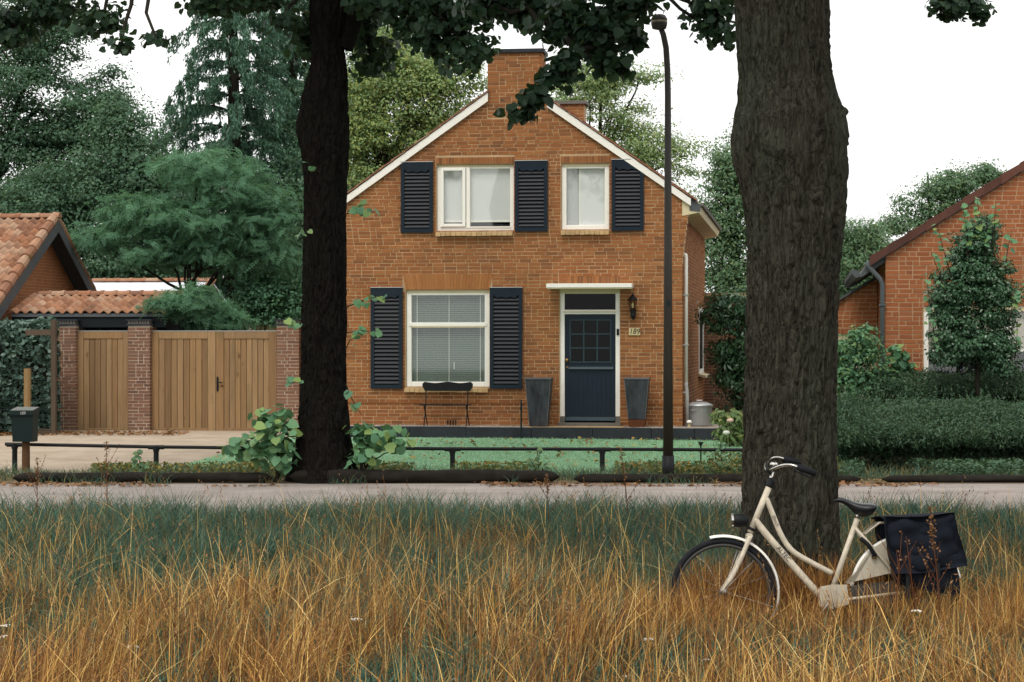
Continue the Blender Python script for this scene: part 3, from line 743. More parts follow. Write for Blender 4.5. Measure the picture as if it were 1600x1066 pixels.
# back wing seen behind the corner
bw0 = D - .15
wing = obj('rear_wing', MB().box((0, bw0, .2), (1.9, bw0 + 2.5, 3.0)).box((-.0, bw0 - .05, 3.0), (2.0, bw0 + 2.6, 3.08)), M['mortar'], house)
bq, _ = lay_bricks(lambda z: (0, 1.9), .45, 2.98, .0668, .2125, .0130, (), 41)
place_bricks(bq, BHh, (0, bw0), 0, wing, M['brick_pillar'], 60, lambda b: b[0] + abs(b[1] - 1.6), L=.2125, joint=.0130, seed=15)

# ------------------------------------------------------------------ terrace with dark kerb
hrot = Matrix.Translation((HF.x0, HF.Y0, 0)) @ Matrix.Rotation(-TH, 4, 'Z')
TR = hu(1138, -.9)
ter = struct('terrace', MB().box((UL - .3, -.78, .1), (TR, .05, TZ - .005)).box((-.0, .05, .1), (TR, 2.5, TZ - .008)), M['gravel']); ter.matrix_world = hrot
kb = [hu(p, -.9) for p in (520, 640, 728, 830, 926, 1018, 1085, 1138)]
for a, b in zip(kb[:-1], kb[1:]):
    k = obj('kerb_block', MB().box((a + .003, -.9, .12), (b - .003, -.785, TZ + .004 + R.uniform(-.005, .005))), M['kerbdark'], ter); bevel(k, .008)
for k in range(14):
    a = hu(829) + (hu(978) - hu(829)) * k / 14; b = hu(829) + (hu(978) - hu(829)) * (k + 1) / 14
    obj('paver', MB().box((a + .003, -.77, TZ - .03), (b - .003, -.1, TZ + .002 + R.uniform(0, .004))), M['sandstone'], ter)
# pebbles on the gravel
pv = MB()
for k in range(1800):
    x = R.uniform(UL, TR - .05); y = R.uniform(-.77, -.03)
    if hu(826) < x < hu(980): continue
    r = R.uniform(.008, .02); zt = TZ - .004
    pv.add([(x - r, y, zt), (x, y - r, zt), (x + r, y, zt), (x, y + r, zt), (x, y, zt + r)], [(0, 1, 4), (1, 2, 4), (2, 3, 4), (3, 0, 4)])
gp = tag(obj('gravel', pv, M['gravel'], None, 'stuff'), 'pale gravel strip along the foot of the orange brick house', 'gravel'); gp.matrix_world = hrot

def at_house(name, label, cat, u, v, z, rot=0.0, group=None):
    p = hrot @ Vector((u, v, z)); return thing(name, label, cat, p, -TH + rot, group)

# wall lantern
v = -.0; lu = hu(989.5); lz = hz(484, 989)
ln = at_house('wall_lantern', 'black coach lantern on the brick wall right of the navy door', 'lantern', lu, -.01, lz)
obj('wall_plate', MB().prism([(-.05, -.12), (0, -.20), (.05, -.12), (.05, .02), (-.05, .02)], -.03, 0), M['black'], ln)
obj('bracket', MB().tube([(0, -.02, -.08), (0, -.08, -.13), (0, -.13, -.10), (0, -.13, -.06)], .014, 8), M['black'], ln)
obj('body', MB().lathe([(.012, -.17), (.045, -.12), (.035, -.06), (.04, -.03), (.03, -.01)], (0, -.13, 0), 8), M['black'], ln)
obj('glass', MB().lathe([(.042, 0), (.075, .17)], (0, -.13, 0), 6), M['lanternglass'], ln)
for k in range(6):
    q = 2 * pi * k / 6; obj('bar', MB().tube([(.044 * cos(q), -.13 + .044 * sin(q), -.01), (.078 * cos(q), -.13 + .078 * sin(q), .175)], .005, 5), M['black'], ln)
obj('roof', MB().lathe([(.10, .17), (.085, .19), (.045, .24), (.03, .245), (.025, .27), (.008, .285), (.012, .30), (.002, .315)], (0, -.13, 0), 6), M['black'], ln)
obj('bulb', MB().lathe([(.012, .03), (.022, .08), (.012, .13), (.002, .14)], (0, -.13, 0), 8), M['white'], ln)

def text_mesh(s, size, shear=0.0, ext=.002, name='lettering'):
    cu = bpy.data.curves.new(name, 'FONT'); cu.body = s; cu.size = size; cu.shear = shear; cu.extrude = ext; cu.align_x = 'CENTER'; cu.align_y = 'CENTER'
    o = bpy.data.objects.new(name, cu); COL.objects.link(o); bpy.context.view_layer.update()
    me = bpy.data.meshes.new_from_object(o.evaluated_get(bpy.context.evaluated_depsgraph_get()))
    bpy.data.objects.remove(o); me.materials.clear(); return me

nu, nz_ = hu(991.5), hz(518.5, 991)
pl = at_house('house_number_plate', 'ivory plate with number 189 below the wall lantern', 'sign', nu, -.012, nz_)
pb = bevel(obj('plate', MB().box((-.105, -.014, -.066), (.105, 0, .066)), M['ivory'], pl), .004)
tx = obj('numerals', text_mesh('189', .145, .18), M['ink'], pl); tx.rotation_euler = (radians(90), 0, 0); tx.location = (0, -.0165, .002); tx.scale = (.92, 1, 1)

# tall planters either side of the door
def planter(p_top0, p_top1, p_b0, p_b1, ytop, label, rusty):
    v = -.38; m = (p_top0 + p_top1) / 2; u = hu(m, v); zt = hz(ytop, m, v)
    W1 = (hu(p_top1, v) - hu(p_top0, v)) / 2; W0 = (hu(p_b1, v) - hu(p_b0, v)) / 2; H = zt - TZ
    p = at_house('tall_planter', label, 'planter', u, v, TZ, 0, 'tall planters beside the front door')
    def tub(w0, w1, z0, z1): return MB().add([(-w0, -w0, z0), (w0, -w0, z0), (w0, w0, z0), (-w0, w0, z0), (-w1, -w1, z1), (w1, -w1, z1), (w1, w1, z1), (-w1, w1, z1)], [(0, 3, 2, 1), (0, 1, 5, 4), (1, 2, 6, 5), (2, 3, 7, 6), (3, 0, 4, 7), (4, 5, 6, 7)])
    zr = .14 if rusty else .0
    wz = W0 + (W1 - W0) * zr / H
    bevel(obj('tub', tub(wz, W1, zr + .004, H - .03), M['planter'], p), .01)
    if rusty: obj('foot', tub(W0, wz - .001, .004, zr), M['rust'], p)
    r_ = MB(); e = W1 + .012
    frame = [(-e, -e, H - .03), (e, -e, H - .03), (e, e, H - .03), (-e, e, H - .03)]
    r_.box((-e, -e, H - .028), (e, -e + .04, H)); r_.box((-e, e - .04, H - .028), (e, e, H)); r_.box((-e, -e + .04, H - .028), (-e + .04, e - .04, H)); r_.box((e - .04, -e + .04, H - .028), (e, e - .04, H))
    obj('rim', r_, M['planter_rim'], p)
    for sx in (-1, 1): obj('edge_strip', MB().tube([(sx * wz, -wz - .001, zr + .01), (sx * W1, -W1 - .001, H - .03)], .007, 5), M['planter_rim'], p)
planter(823, 862, 829, 856, 590, 'dark zinc planter left of the front door, evenly weathered', False)
planter(977, 1014.5, 983.5, 1008, 590, 'streaked zinc planter with rusty foot, right of the front door', True)

# small folding bench under the window
v = -.42; u0, u1 = hu(657, v), hu(736, v); um = (u0 + u1) / 2
bn = at_house('folding_bench', 'slim folding garden bench with scalloped dark backrest under the window', 'bench', um, v, TZ)
X = (u1 - u0) / 2; zb0, zb1 = hz(611.5, 697, v) - TZ, hz(598, 697, v) - TZ; zs = hz(632, 697, v) - TZ
bp = [(-X + .05, zb0), (X - .05, zb0), (X, zb0 + .08)]
for k in range(25):
    f = 1 - k / 24; x = -X + 2 * X * f; bp.append((x, zb1 + .012 * cos(f * 4 * pi) - (.035 if k in (0, 24) else 0)))
bp.append((-X, zb0 + .08))
obj('backrest', MB().prism(bp, .20, .222), M['black'], bn)
for k in range(3): obj('seat_slat', MB().box((-X + .0, -.12 + k * .1, zs - .018), (X - .06, -.045 + k * .1, zs)), M['black'], bn)
for sx in (-X + .07, X - .09):
    obj('leg', MB().tube([(sx, .21, zb0 + .03), (sx, .17, zs), (sx + .02, -.14, .004)], .011, 6), M['black'], bn)
    obj('leg', MB().tube([(sx + .015, -.10, zs - .02), (sx + .03, .18, .004)], .011, 6), M['black'], bn)
obj('stretcher', MB().tube([(-X + .08, .03, zs * .46), (X - .08, .03, zs * .46)], .007, 6), M['black'], bn)
obj('seat_rail', MB().tube([(-X - .04, .13, zs - .01), (X - .01, .13, zs - .01)], .01, 6), M['black'], bn)

# standpipe tap on the lawn edge
v = -1.0; u = hu(814.5, v); zt = hz(623, 815, v)
sp = at_house('garden_standpipe', 'thin dark standpipe tap rising beside the left zinc planter', 'standpipe', u, v, .2)
obj('pipe', MB().tube([(0, 0, 0), (0, 0, zt - .25)], .016, 8).tube([(0, 0, .55), (0, 0, .60)], .024, 8), M['mailbox'], sp)
obj('spout', MB().tube([(0, -.0, zt - .28), (0, -.06, zt - .27), (0, -.08, zt - .31)], .013, 6), M['mailbox'], sp)
obj('tap_handle', MB().box((-.035, -.012, zt - .24), (.035, .012, zt - .225)).box((-.006, -.006, zt - .25), (.006, .006, zt - .23)), M['mailbox'], sp)

# galvanised bin at the corner
v = .35; u = hu(1093, v); r = (hu(1113.5, v) - hu(1073, v)) / 2; H = hz(632, 1093, v) - TZ
bi = at_house('galvanised_bin', 'grey galvanised dustbin with lid at the house corner', 'bin', u, v, TZ)
obj('body', MB().lathe([(r * .93, .002), (r * .95, .03), (r * .98, H - .06), (r, H - .05), (r, H - .02)], n=28), M['zinc'], bi, smooth=True)
obj('lid', MB().lathe([(r * 1.06, H - .035), (r * 1.06, H - .012), (r * .9, H + .015), (r * .5, H + .045), (.01, H + .052)], n=28), M['zinc'], bi, smooth=True)
obj('lid_handle', MB().tube([(-.05, 0, H + .045), (-.05, 0, H + .075), (.05, 0, H + .075), (.05, 0, H + .045)], .008, 6), M['zinc'], bi)
obj('side_handle', MB().tube([(-r * .62, -r * .80, H - .13), (-r * .58, -r * .92, H - .10), (-r * .22, -r * 1.05, H - .10), (-r * .2, -r * .97, H - .13)], .008, 6), M['zinc'], bi)
mu = at_house('mushroom_ornament', 'small white garden ornament in front of the dustbin', 'ornament', hu(1077, -.3), -.3, TZ)
obj('stalk', MB().lathe([(.03, 0), (.022, .05), (.02, .08)], n=10), M['ivory'], mu); obj('cap', MB().lathe([(.055, .08), (.05, .10), (.03, .125), (.004, .13)], n=12), M['white'], mu, smooth=True)

# ------------------------------------------------------------------ neighbour house on the right
NF = Fr(1384, 36.5)
nh = thing('neighbour_house', 'red brick house with brown tiled verge at the right edge', 'house', (NF.x0, NF.Y0, 0), -TH)
nU = lambda px, v=0.0: NF.u(px, v)
nZ = lambda py, px=1500, v=0.0: NF.z(py, NF.u(px, v), v)
NZ0 = nZ(396, 1384); u6 = nU(1600); NSL = (nZ(262, 1600) - NZ0) / u6; NR_ = 4.2; NA = NZ0 + NR_ * NSL
ntop = lambda u: NA - abs(u - NR_) * NSL
W1 = (nU(1443), nU(1443) + 3.0, 1.0, nZ(479, 1500)); WH = W1[3] + .20
mb = wall_face(0, 2 * NR_, .0, ntop, [W1], (0, 0), 0, .12, cuts=(NR_,))
mb.add([(0, 7, 0), (0, 0, 0), (0, 0, ntop(0)), (0, 7, ntop(0))], [(0, 1, 2, 3)])
mb.add([(2 * NR_, 0, 0), (2 * NR_, 7, 0), (2 * NR_, 7, ntop(0)), (2 * NR_, 0, ntop(0))], [(0, 1, 2, 3)])
nw = obj('wall', mb, M['mortar_red'], nh)
def spanN(z):
    h = NR_ if z < NZ0 else (NA - z) / NSL
    return NR_ - h, min(NR_ + h, 4.6)
nb_, NH = lay_bricks(spanN, .6, NA, .0795, .215, .0175, [(W1[0], W1[1], W1[2], WH)], 51, head_p=.3)
place_bricks(nb_, NH, (0, 0), 0, nw, M['brick_red'], 300, lambda b: abs(b[0] - 1.0) + .6 * abs(b[1] - 3.0), L=.215, joint=.0175, seed=16)
soldier(nw, M['brick_red'], W1[0], W1[1], W1[3] + .012, WH, 36)
sb_, _ = lay_bricks(lambda z: (0, 7), .6, NZ0 - .1, .0795, .215, .0175, (), 52)
nsw = obj('side_wall', MB().box((.1, 2, 1), (.3, 2.2, 1.2)), M['mortar_red'], nh)
place_bricks(sb_, NH, (0, 7), -pi / 2, nsw, M['brick_red'], 60, lambda b: 7 - b[0], L=.215, joint=.0175, seed=17)
# roof slabs + dark verge tiles
for sg in (1, -1):
    P = lambda d, dz: (NR_ + sg * d, NA - d * NSL + dz)
    e = NR_ + .24
    rf = obj('roof', MB().prism([P(0, .03), P(e, .03), P(e, .09), P(0, .09)], -.02, 7.2), M['tile_dark'], nh)
    obj('verge_board', MB().prism([P(0, -.06), P(e, -.06), P(e, .03), P(0, .03)], -.04, -.001), M['slate'], rf)
    n = 14
    for k in range(n):
        d0, d1 = e - e * (k + 1) / n, e - e * k / n + .03
        obj('verge_tile', MB().prism([P(d0, -.03), P(d1, -.05), P(d1, .125), P(d0, .105)], -.085 - .004 * (k % 2), .12), M['tile_dark'], rf)
# eave overhang on the left, its gutter and down pipe
ez = NZ0 - .02
obj('eaves_soffit', MB().prism([(-.46, ez - .38), (-.40, ez - .38), (.0, ez - .12), (.0, ez + .06), (-.30, ez - .14)], .05, 7), M['slate'], nh)
obj('gutter', MB().prism([(-.58, ez - .33), (-.50, ez - .40), (-.44, ez - .38), (-.44, ez - .28), (-.58, ez - .25)], .1, 7), M['slate'], nh)
obj('down_pipe', MB().tube([(-.32, -.03, ez - .12), (-.30, -.03, ez - .20), (-.10, -.03, ez - .42), (-.06, -.03, ez - .52), (-.06, -.03, .3)], .042, 10), M['slate'], nh, smooth=True)
for z in (nZ(478, 1376), nZ(550, 1376)): obj('pipe_clip', MB().box((-.115, -.085, z), (.0, .02, z + .03)), M['slate'], nh)
# window with roman blinds
a0, a1, z0, z1 = W1
w = MB(); w.box((a0 + .002, .02, z0), (a0 + .085, .09, z1 - .09)); um = nU(1571); w.box((um, .02, z0), (um + .1, .09, z1 - .09)); w.box((a1 - .085, .02, z0), (a1 - .002, .09, z1 - .09)); w.box((a0 + .002, .025, z0), (a1 - .002, .088, z0 + .08))
nwin = obj('window', w, M['white'], nh)
obj('head_board', MB().box((a0 + .002, .015, z1 - .088), (a1 - .002, .09, z1 - .003)), M['cream'], nwin)
obj('pane', MB().box((a0 + .085, .06, z0 + .08), (um, .066, z1 - .088)), M['glass'], nwin); obj('pane', MB().box((um + .1, .06, z0 + .08), (a1 - .085, .066, z1 - .088)), M['glass'], nwin)
zb = nZ(548, 1590)
for (p, q) in ((a0 + .085, um), (um + .1, a1 - .085)):
    obj('roman_blind', MB().box((p, .12, zb), (q, .13, z1 - .1)), M['curtain'], nwin); obj('blind_hem', MB().box((p, .112, zb - .02), (q, .128, zb + .02)), M['white'], nwin)
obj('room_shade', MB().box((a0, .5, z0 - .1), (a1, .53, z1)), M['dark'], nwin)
obj('inner_frame', MB().box((nU(1581), .15, z0), (nU(1581) + .05, .2, zb)), M['post'], nwin)
# lean-to garage behind
gv = 3.6; g0, g1 = nU(1250, gv), -.02; gzr = nZ(436, 1363, gv); gzl = gzr - (g1 - g0) * .60
go = (nU(1308, gv) - .9, -.06, 0, nZ(523, 1335, gv))
an = obj('garage_wall', wall_face(g0, g1, 0, lambda u: gzr - (g1 - u) * .60, [go], (0, gv), 0, .1), M['mortar_red'], nh)
gb, _ = lay_bricks(lambda z: (max(g0, g1 - (gzr - z) / .60), g1), go[3] + .13, gzr, .0795, .215, .0175, (), 55, head_p=.3)
place_bricks(gb, NH, (0, gv), 0, an, M['brick_red'], 80, lambda b: -b[0], L=.215, joint=.0175, seed=18)
for k in range(16):
    x = g1 - .01 - (k + 1) * .075; obj('lintel_brick', MB().box((x, gv - .012, go[3] + .005), (x + .066, gv + .03, go[3] + .115)), M['brick_red'], an)
obj('garage_roof', MB().prism([(g0 - .1, gzl - .04), (g1, gzr + .02), (g1, gzr + .07), (g0 - .1, gzl + .01)], gv - .08, gv + 4), M['slate'], nh)
gd = obj('garage_door', MB().box((go[0], gv + .02, go[3] - .12), (go[1], gv + .08, go[3] - .003)).box((go[1] - .1, gv + .02, 0), (go[1], gv + .08, go[3] - .12)), M['cream'], nh)
obj('door_panel', MB().box((go[0], gv + .05, 0), (go[1] - .1, gv + .07, go[3] - .12)), M['curtain'], gd)

# ------------------------------------------------------------------ tiled outbuilding on the left
LF = Fr(92, 45.0)
lo = thing('tiled_outbuilding', 'outbuilding with orange pantile roof and brick gable at the left edge', 'outbuilding', (LF.x0, LF.Y0, 0), -TH)
RZ = LF.z(345); E1 = 3.75; PS = (RZ - LF.z(478, LF.u(2, -3.3), -3.3)) / 3.3; E2 = 3.1; PB = (RZ - LF.z(464, LF.u(148, 2.6), 2.6)) / 2.45
def pantile(w, l, name='tile', h=.058):
    n = 8; V = []; Fs = []
    for (y, dz) in ((0, 0.0), (l, .0)):
        for k in range(n + 1):
            f = k / n; V.append((w * f * 1.06, y, dz + h * (sin(f * 2 * pi - .6) * .5 + .5) ** 1.2))
    for k in range(n + 1): f = k / n; V.append((w * f * 1.06, 0, h * (sin(f * 2 * pi - .6) * .5 + .5) ** 1.2 - .04))
    for k in range(n): Fs.append((k, k + 1, n + 2 + k, n + 1 + k)); Fs.append((2 * n + 2 + k, 2 * n + 3 + k, k + 1, k))
    me = bpy.data.meshes.new(name); me.from_pydata(V, [], Fs); me.update(); me.polygons.foreach_set('use_smooth', np.ones(len(me.polygons), bool)); return me
tm = [pantile(.185, .36) for _ in range(1)][0]; tm.materials.append(M['tile'])
def tile_plane(parent, u0, u1, ve, vr, ze, zr, tw=.185, tl=.29):
    """tiles climbing from eave (ve, ze) to ridge (vr, zr)"""
    L = sqrt((vr - ve) ** 2 + (zr - ze) ** 2); ang = atan2(zr - ze, vr - ve); nr = int(math.ceil(L / tl)); nc = int(round((u1 - u0) / tw)); tw2 = (u1 - u0) / nc
    for r in range(nr):
        d = r * L / nr
        for c in range(nc):
            o = bpy.data.objects.new('tile', tm); COL.objects.link(o); o.parent = parent
            o.location = (u0 + c * tw2, ve + cos(ang) * d + R.uniform(-.006, .006), ze + sin(ang) * d + .05 + R.uniform(-.004, .004))
            o.rotation_euler = (ang - .10 + R.uniform(-.012, .012), 0, R.uniform(-.015, .015))
def ridge_row(parent, u0, u1, v, z, n, r=.10, name='ridge_tile'):
    w = (u1 - u0) / n
    for k in range(n):
        a = u0 + k * w; mb = MB(); V = []
        m = 8
        for (x, rr) in ((a, r), (a + w + .03, r * 1.0), (a + w + .03, r * 1.1), (a + w - .03, r * 1.1)):
            pass
        prof = [(a, r), (a + w * .78, r * 1.02), (a + w * .80, r * 1.16), (a + w + .01, r * 1.16)]
        for (x, rr) in prof:
            for q in range(m + 1):
                t_ = pi * q / m; V.append((x, v + rr * cos(t_), z + rr * sin(t_) * .9))
        Fs = []
        for i in range(3):
            for q in range(m): Fs.append((i * (m + 1) + q, (i + 1) * (m + 1) + q, (i + 1) * (m + 1) + q + 1, i * (m + 1) + q + 1))
        Fs.append(tuple(3 * (m + 1) + q for q in range(m + 1)))
        mb.add(V, Fs); obj(name, mb, M['tile'], parent, smooth=False)
GX = -.42
rA = obj('roof', MB().prism([(-E1, RZ - E1 * PS - .02), (0, RZ - .02), (E2, RZ - E2 * PB - .02), (E2, RZ - E2 * PB + .04), (0, RZ + .04), (-E1, RZ - E1 * PS + .04)], -6, -.02, 'x'), M['slate'], lo)
tile_plane(rA, -3.4, -.22, -E1, 0, RZ - E1 * PS + .03, RZ + .03)
ridge_row(rA, -3.4, .02, 0, RZ + .07, 8)
# bigger verge tiles down the right edge, grey barge boards
L = sqrt(E1 ** 2 + (E1 * PS) ** 2); nv = 11
for k in range(nv):
    f0, f1 = k / nv, (k + 1) / nv + .012
    A = (-E1 * (1 - f0), RZ - E1 * PS * (1 - f0)); B = (-E1 * (1 - f1), RZ - E1 * PS * (1 - f1))
    obj('verge_tile', MB().tube([(-.09, A[0], A[1] + .10), (-.09, B[0], B[1] + .075)], [.115, .10], 10), M['tile'], rA)
for k in range(8):
    f0, f1 = k / 8, (k + 1) / 8 + .01
    A = (E2 * (1 - f0), RZ - E2 * PB * (1 - f0)); B = (E2 * (1 - f1), RZ - E2 * PB * (1 - f1))
    obj('verge_tile', MB().tube([(-.06, A[0], A[1] + .09), (-.06, B[0], B[1] + .07)], [.085, .075], 8), M['tile'], rA)
obj('barge_board', MB().prism([(-E1, RZ - E1 * PS - .26), (0, RZ - .24), (0, RZ - .0), (-E1, RZ - E1 * PS + .02)], -.03, .0, 'x'), M['slate'], rA)
obj('barge_board', MB().prism([(0, RZ - .24), (E2, RZ - E2 * PB - .22), (E2, RZ - E2 * PB + .02), (0, RZ)], -.03, .0, 'x'), M['slate'], rA)
gw = obj('gable_wall', MB().prism([(-E1 + .5, 0), (E2 - .4, 0), (E2 - .4, RZ - (E2 - .4) * PB - .03), (0, RZ - .03), (-E1 + .5, RZ - (E1 - .5) * PS - .03)], GX - .2, GX, 'x'), M['mortar_red'], lo)
lb, LH = lay_bricks(lambda z: (-(RZ - z) / PS + .02, (RZ - z) / PB - .02), LF.z(470) - .8, RZ - .1, .0668, .2125, .0130, [(-9, -E1 + .5, 0, 9), (E2 - .4, 9, 0, 9)], 61, head_p=.35)
place_bricks(lb, LH, (GX, 0), pi / 2, gw, M['brick_left'], 300, lambda b: -b[1], L=.2125, joint=.0130, seed=19)
obj('wall', MB().box((-6, -E1 + .5, 0), (GX - .21, E2 - .4, 2.0)), M['mortar_red'], lo)
# low pantile roof in front, running right
lv = -1.6; lzr = LF.z(466, 0, lv); le = -2.75; lze = LF.z(493, 0, le); l0, l1 = LF.u(14, le), LF.u(285, lv)
lr = obj('lower_roof', MB().prism([(le, lze - .03), (lv, lzr - .03), (lv + .9, lzr - .4), (lv + .9, lzr - .34), (lv, lzr + .03), (le, lze + .03)], l0 + .05, l1, 'x'), M['slate'], lo)
tile_plane(lr, l0, l1, le - .02, lv, lze + .02, lzr + .02)
ridge_row(lr, l0 + .2, l1, lv, lzr + .06, 11, .095)
obj('fascia', MB().box((l0 + .05, le + .03, lze - .24), (l1, le + .07, lze - .02)), M['dark'], lr)
obj('store_wall', MB().box((l0 + .1, le + .4, 0), (l1 - .1, lv + .5, lze - .05)), M['dark'], lo)

# pale roofed shed further back
SF = Fr(145, 54.0)
sh = thing('pale_roofed_shed', 'low shed with pale grey roof and orange ridge tiles behind the feathery tree', 'shed', (SF.x0, SF.Y0, 0), -TH)
s1 = SF.u(332); szr = SF.z(440); sze = SF.z(472, 0, -1.6) - .1
sr = obj('roof', MB().prism([(-1.6, sze), (0, szr - .04), (1.6, sze), (1.6, sze + .05), (0, szr), (-1.6, sze + .05)], 0, s1, 'x'), M['paleroof'], sh)
ridge_row(sr, 0, s1, 0, szr - .0, 9, .09)
for k in range(5):
    obj('verge_tile', MB().tube([(s1, -1.6 + k * .32, sze + .04 + (szr - sze) * k / 5), (s1, -1.6 + (k + 1) * .33, sze + .04 + (szr - sze) * (k + 1) / 5)], .09, 8), M['tile'], sr)
obj('wall', MB().box((.15, -1.4, 0), (s1 - .15, 1.4, sze)), M['brick_red'], sh)

# ------------------------------------------------------------------ gate, pillars
GF = Fr(467, 41.3)
gm = Matrix.Translation((GF.x0, GF.Y0, 0)) @ Matrix.Rotation(-TH, 4, 'Z')
GZ = .235
def at_gate(name, label, cat, u, v, z, group=None):
    return thing(name, label, cat, gm @ Vector((u, v, z)), -TH, group)
def pillar(p0, p1, label):
    a0, a1 = GF.u(p0), GF.u(p1); w = a1 - a0; zt = GF.z(509, a0)
    p = at_gate('gate_pillar', label, 'pillar', a0, 0, 0, 'brick pillars of the wooden gate')
    core = obj('core', MB().box((.004, .004, .1), (w - .004, w - .004, zt)), M['mortar_pale'], p)
    hh = .0655
    b1, h_ = lay_bricks(lambda z: (0, w), GZ - .06, zt - .005, hh, .203, .017, (), int(p0), head_p=.35)
    place_bricks(b1, h_, (0, 0), 0, core, M['brick_pillar'], 140, lambda b: -b[1], L=.203, joint=.017, seed=int(p0), depth=.03)
    b2, _ = lay_bricks(lambda z: (0, w), GZ - .06, zt - .005, hh, .203, .017, (), int(p0) + 1, head_p=.35)
    place_bricks(b2, h_, (w, 0), pi / 2, core, M['brick_pillar'], 100, lambda b: -b[1], L=.203, joint=.017, seed=int(p0) + 2, depth=.03)
    cap = obj('cap_slab', MB().box((-.03, -.03, zt + .003), (w + .03, w + .03, zt + .035)), M['kerbdark'], p)
    n = 8
    for k in range(n):
        x = -.0 + w * k / n; obj('cap_brick', MB().box((x + .004, -.01, zt + .036), (x + w / n - .012, w, zt + .095)), M['brick_pillar'] if k % 3 == 9 else M['stone'], cap)
    obj('cap_top', MB().box((-.035, -.035, zt + .096), (w + .035, w + .035, zt + .125)), M['kerbdark'], p)
pillar(83.5, 118, 'leftmost brick gate pillar beside the ivy hedge')
pillar(200, 234, 'middle brick gate pillar between the single and double wooden gates')
pillar(432, 467, 'right brick gate pillar partly behind the lime trunk')
def gate_leaf(p0, p1, label, stiles, widths_px, group, latch=None, green=()):
    a0, a1 = GF.u(p0, .1), GF.u(p1, .1); zt, zb = GF.z(518, a0), GF.z(682.5, a0, .1) + .02
    g = at_gate('gate_leaf', label, 'gate', a0, .12, 0, group); w = a1 - a0
    sl, sr_ = stiles
    def bd(name, x0, x1, z0, z1, y0, y1, m='wood'):
        return bevel(obj(name, MB().box((x0, y0, z0), (x1, y1, z1)), M[m], g), .005, 1)
    bd('stile', 0, sl, zb, zt, 0, .045); bd('stile', w - sr_, w, zb, zt, 0, .045)
    bd('top_rail', sl + .003, w - sr_ - .003, zt - .145, zt, .001, .044); bd('bottom_rail', sl + .003, w - sr_ - .003, zb, zb + .15, .001, .044)
    x = sl; n = widths_px; bw = (w - sl - sr_) / n
    for k in range(n):
        j = R.uniform(-.006, .006)
        o = obj('board', MB().box((x + k * bw + .004, .013 + R.uniform(0, .006), zb + .10), (x + (k + 1) * bw - .004, .035, zt - .10)), M['wood'], g); bevel(o, .006, 1)
    obj('gap_backing', MB().box((sl - .02, .0355, zb + .05), (w - sr_ + .02, .042, zt - .05)), M['wood_grey'], g)
    obj('capping', MB().box((.0, -.005, zt + .002), (w, .05, zt + .016)), M['pipe'], g)
    if latch:
        ux = w - .035 if latch < 0 else .035; zl = GF.z(600, a0)
        obj('latch_plate', MB().prism([(ux - .02, zl - .13), (ux, zl - .16), (ux + .02, zl - .13), (ux + .02, zl + .12), (ux, zl + .15), (ux - .02, zl + .12)], -.012, -.001), M['black'], g)
        obj('latch_handle', MB().tube([(ux, -.012, zl + .03), (ux, -.05, zl + .03), (ux + .11, -.05, zl + .025)], .012, 7), M['black'], g)
        obj('key_rosette', MB().lathe([(.022, 0), (.022, -.01), (.004, -.012)], (ux + .09, -.001, zl - .04), 10, 'y'), M['rust'], g)
gate_leaf(119, 199.5, 'single wooden gate leaf between the two left brick pillars', (.14, .10), 7, 'wooden gate leaves')
gate_leaf(235, 336.3, 'left leaf of the double wooden driveway gate', (.16, .155), 8, 'wooden gate leaves')
gate_leaf(337, 431.5, 'right leaf of the double wooden driveway gate with black latch', (.155, .15), 8, 'wooden gate leaves', latch=1)
# fence board panel past the right pillar
a0 = GF.u(468.5, .1); wp = at_gate('fence_panel', 'narrow wooden fence strip between right gate pillar and lime trunk', 'fence', a0, .14, 0)
for k in range(3): obj('board', MB().box((k * .12, 0, .28), (k * .12 + .115, .03, GF.z(527, a0))), M['wood'], wp)
# pale paling fence behind the gate
pf = thing('paling_fence', 'pale paling fence just visible above the right gate leaf', 'fence', tuple(Wp(385, 533, 47)[:2]) + (0,), -TH)
for k in range(11): obj('paling', MB().box((k * .085, 0, .2), (k * .085 + .075, .02, CZ + (533 - 507) / F * 47 + R.uniform(-.02, .02))), M['ivory'], pf)

# ------------------------------------------------------------------ wire fence, ivy hedge posts on the left
wf = thing('wire_fence', 'wire mesh fence with round wooden post in front of the ivy hedge', 'fence', tuple(Wp(43, 533, 40.0)[:2]) + (.2,), -TH)
k40 = 40.0 / F
obj('post', MB().tube([(0, 0, -.1), (0, 0, CZ - .2 - (576 - 533) * k40)], [.072, .07], 12), M['post'], wf)
obj('end_post', MB().box((.46, .0, -.1), (.55, .09, CZ - .2 + (533 - 500) * k40)), M['wood_grey'], wf)
obj('beam', MB().box((-.05, .02, CZ - .2 + (533 - 524) * k40), (.459, .08, CZ - .2 + (533 - 515) * k40)), M['wood_grey'], wf)
obj('lower_board', MB().box((-.0, .03, 0.02), (.459, .05, .14)), M['wood_grey'], wf)
for k in range(7): obj('wire', MB().tube([(-1.6, -.02, .12 + k * .19), (.47, -.02, .12 + k * .19)], .006, 4), M['mailbox'], wf)
for k in range(13): obj('wire', MB().tube([(-1.5 + k * .15, -.018, .1), (-1.5 + k * .15, -.018, 1.3)], .0045, 4), M['mailbox'], wf)

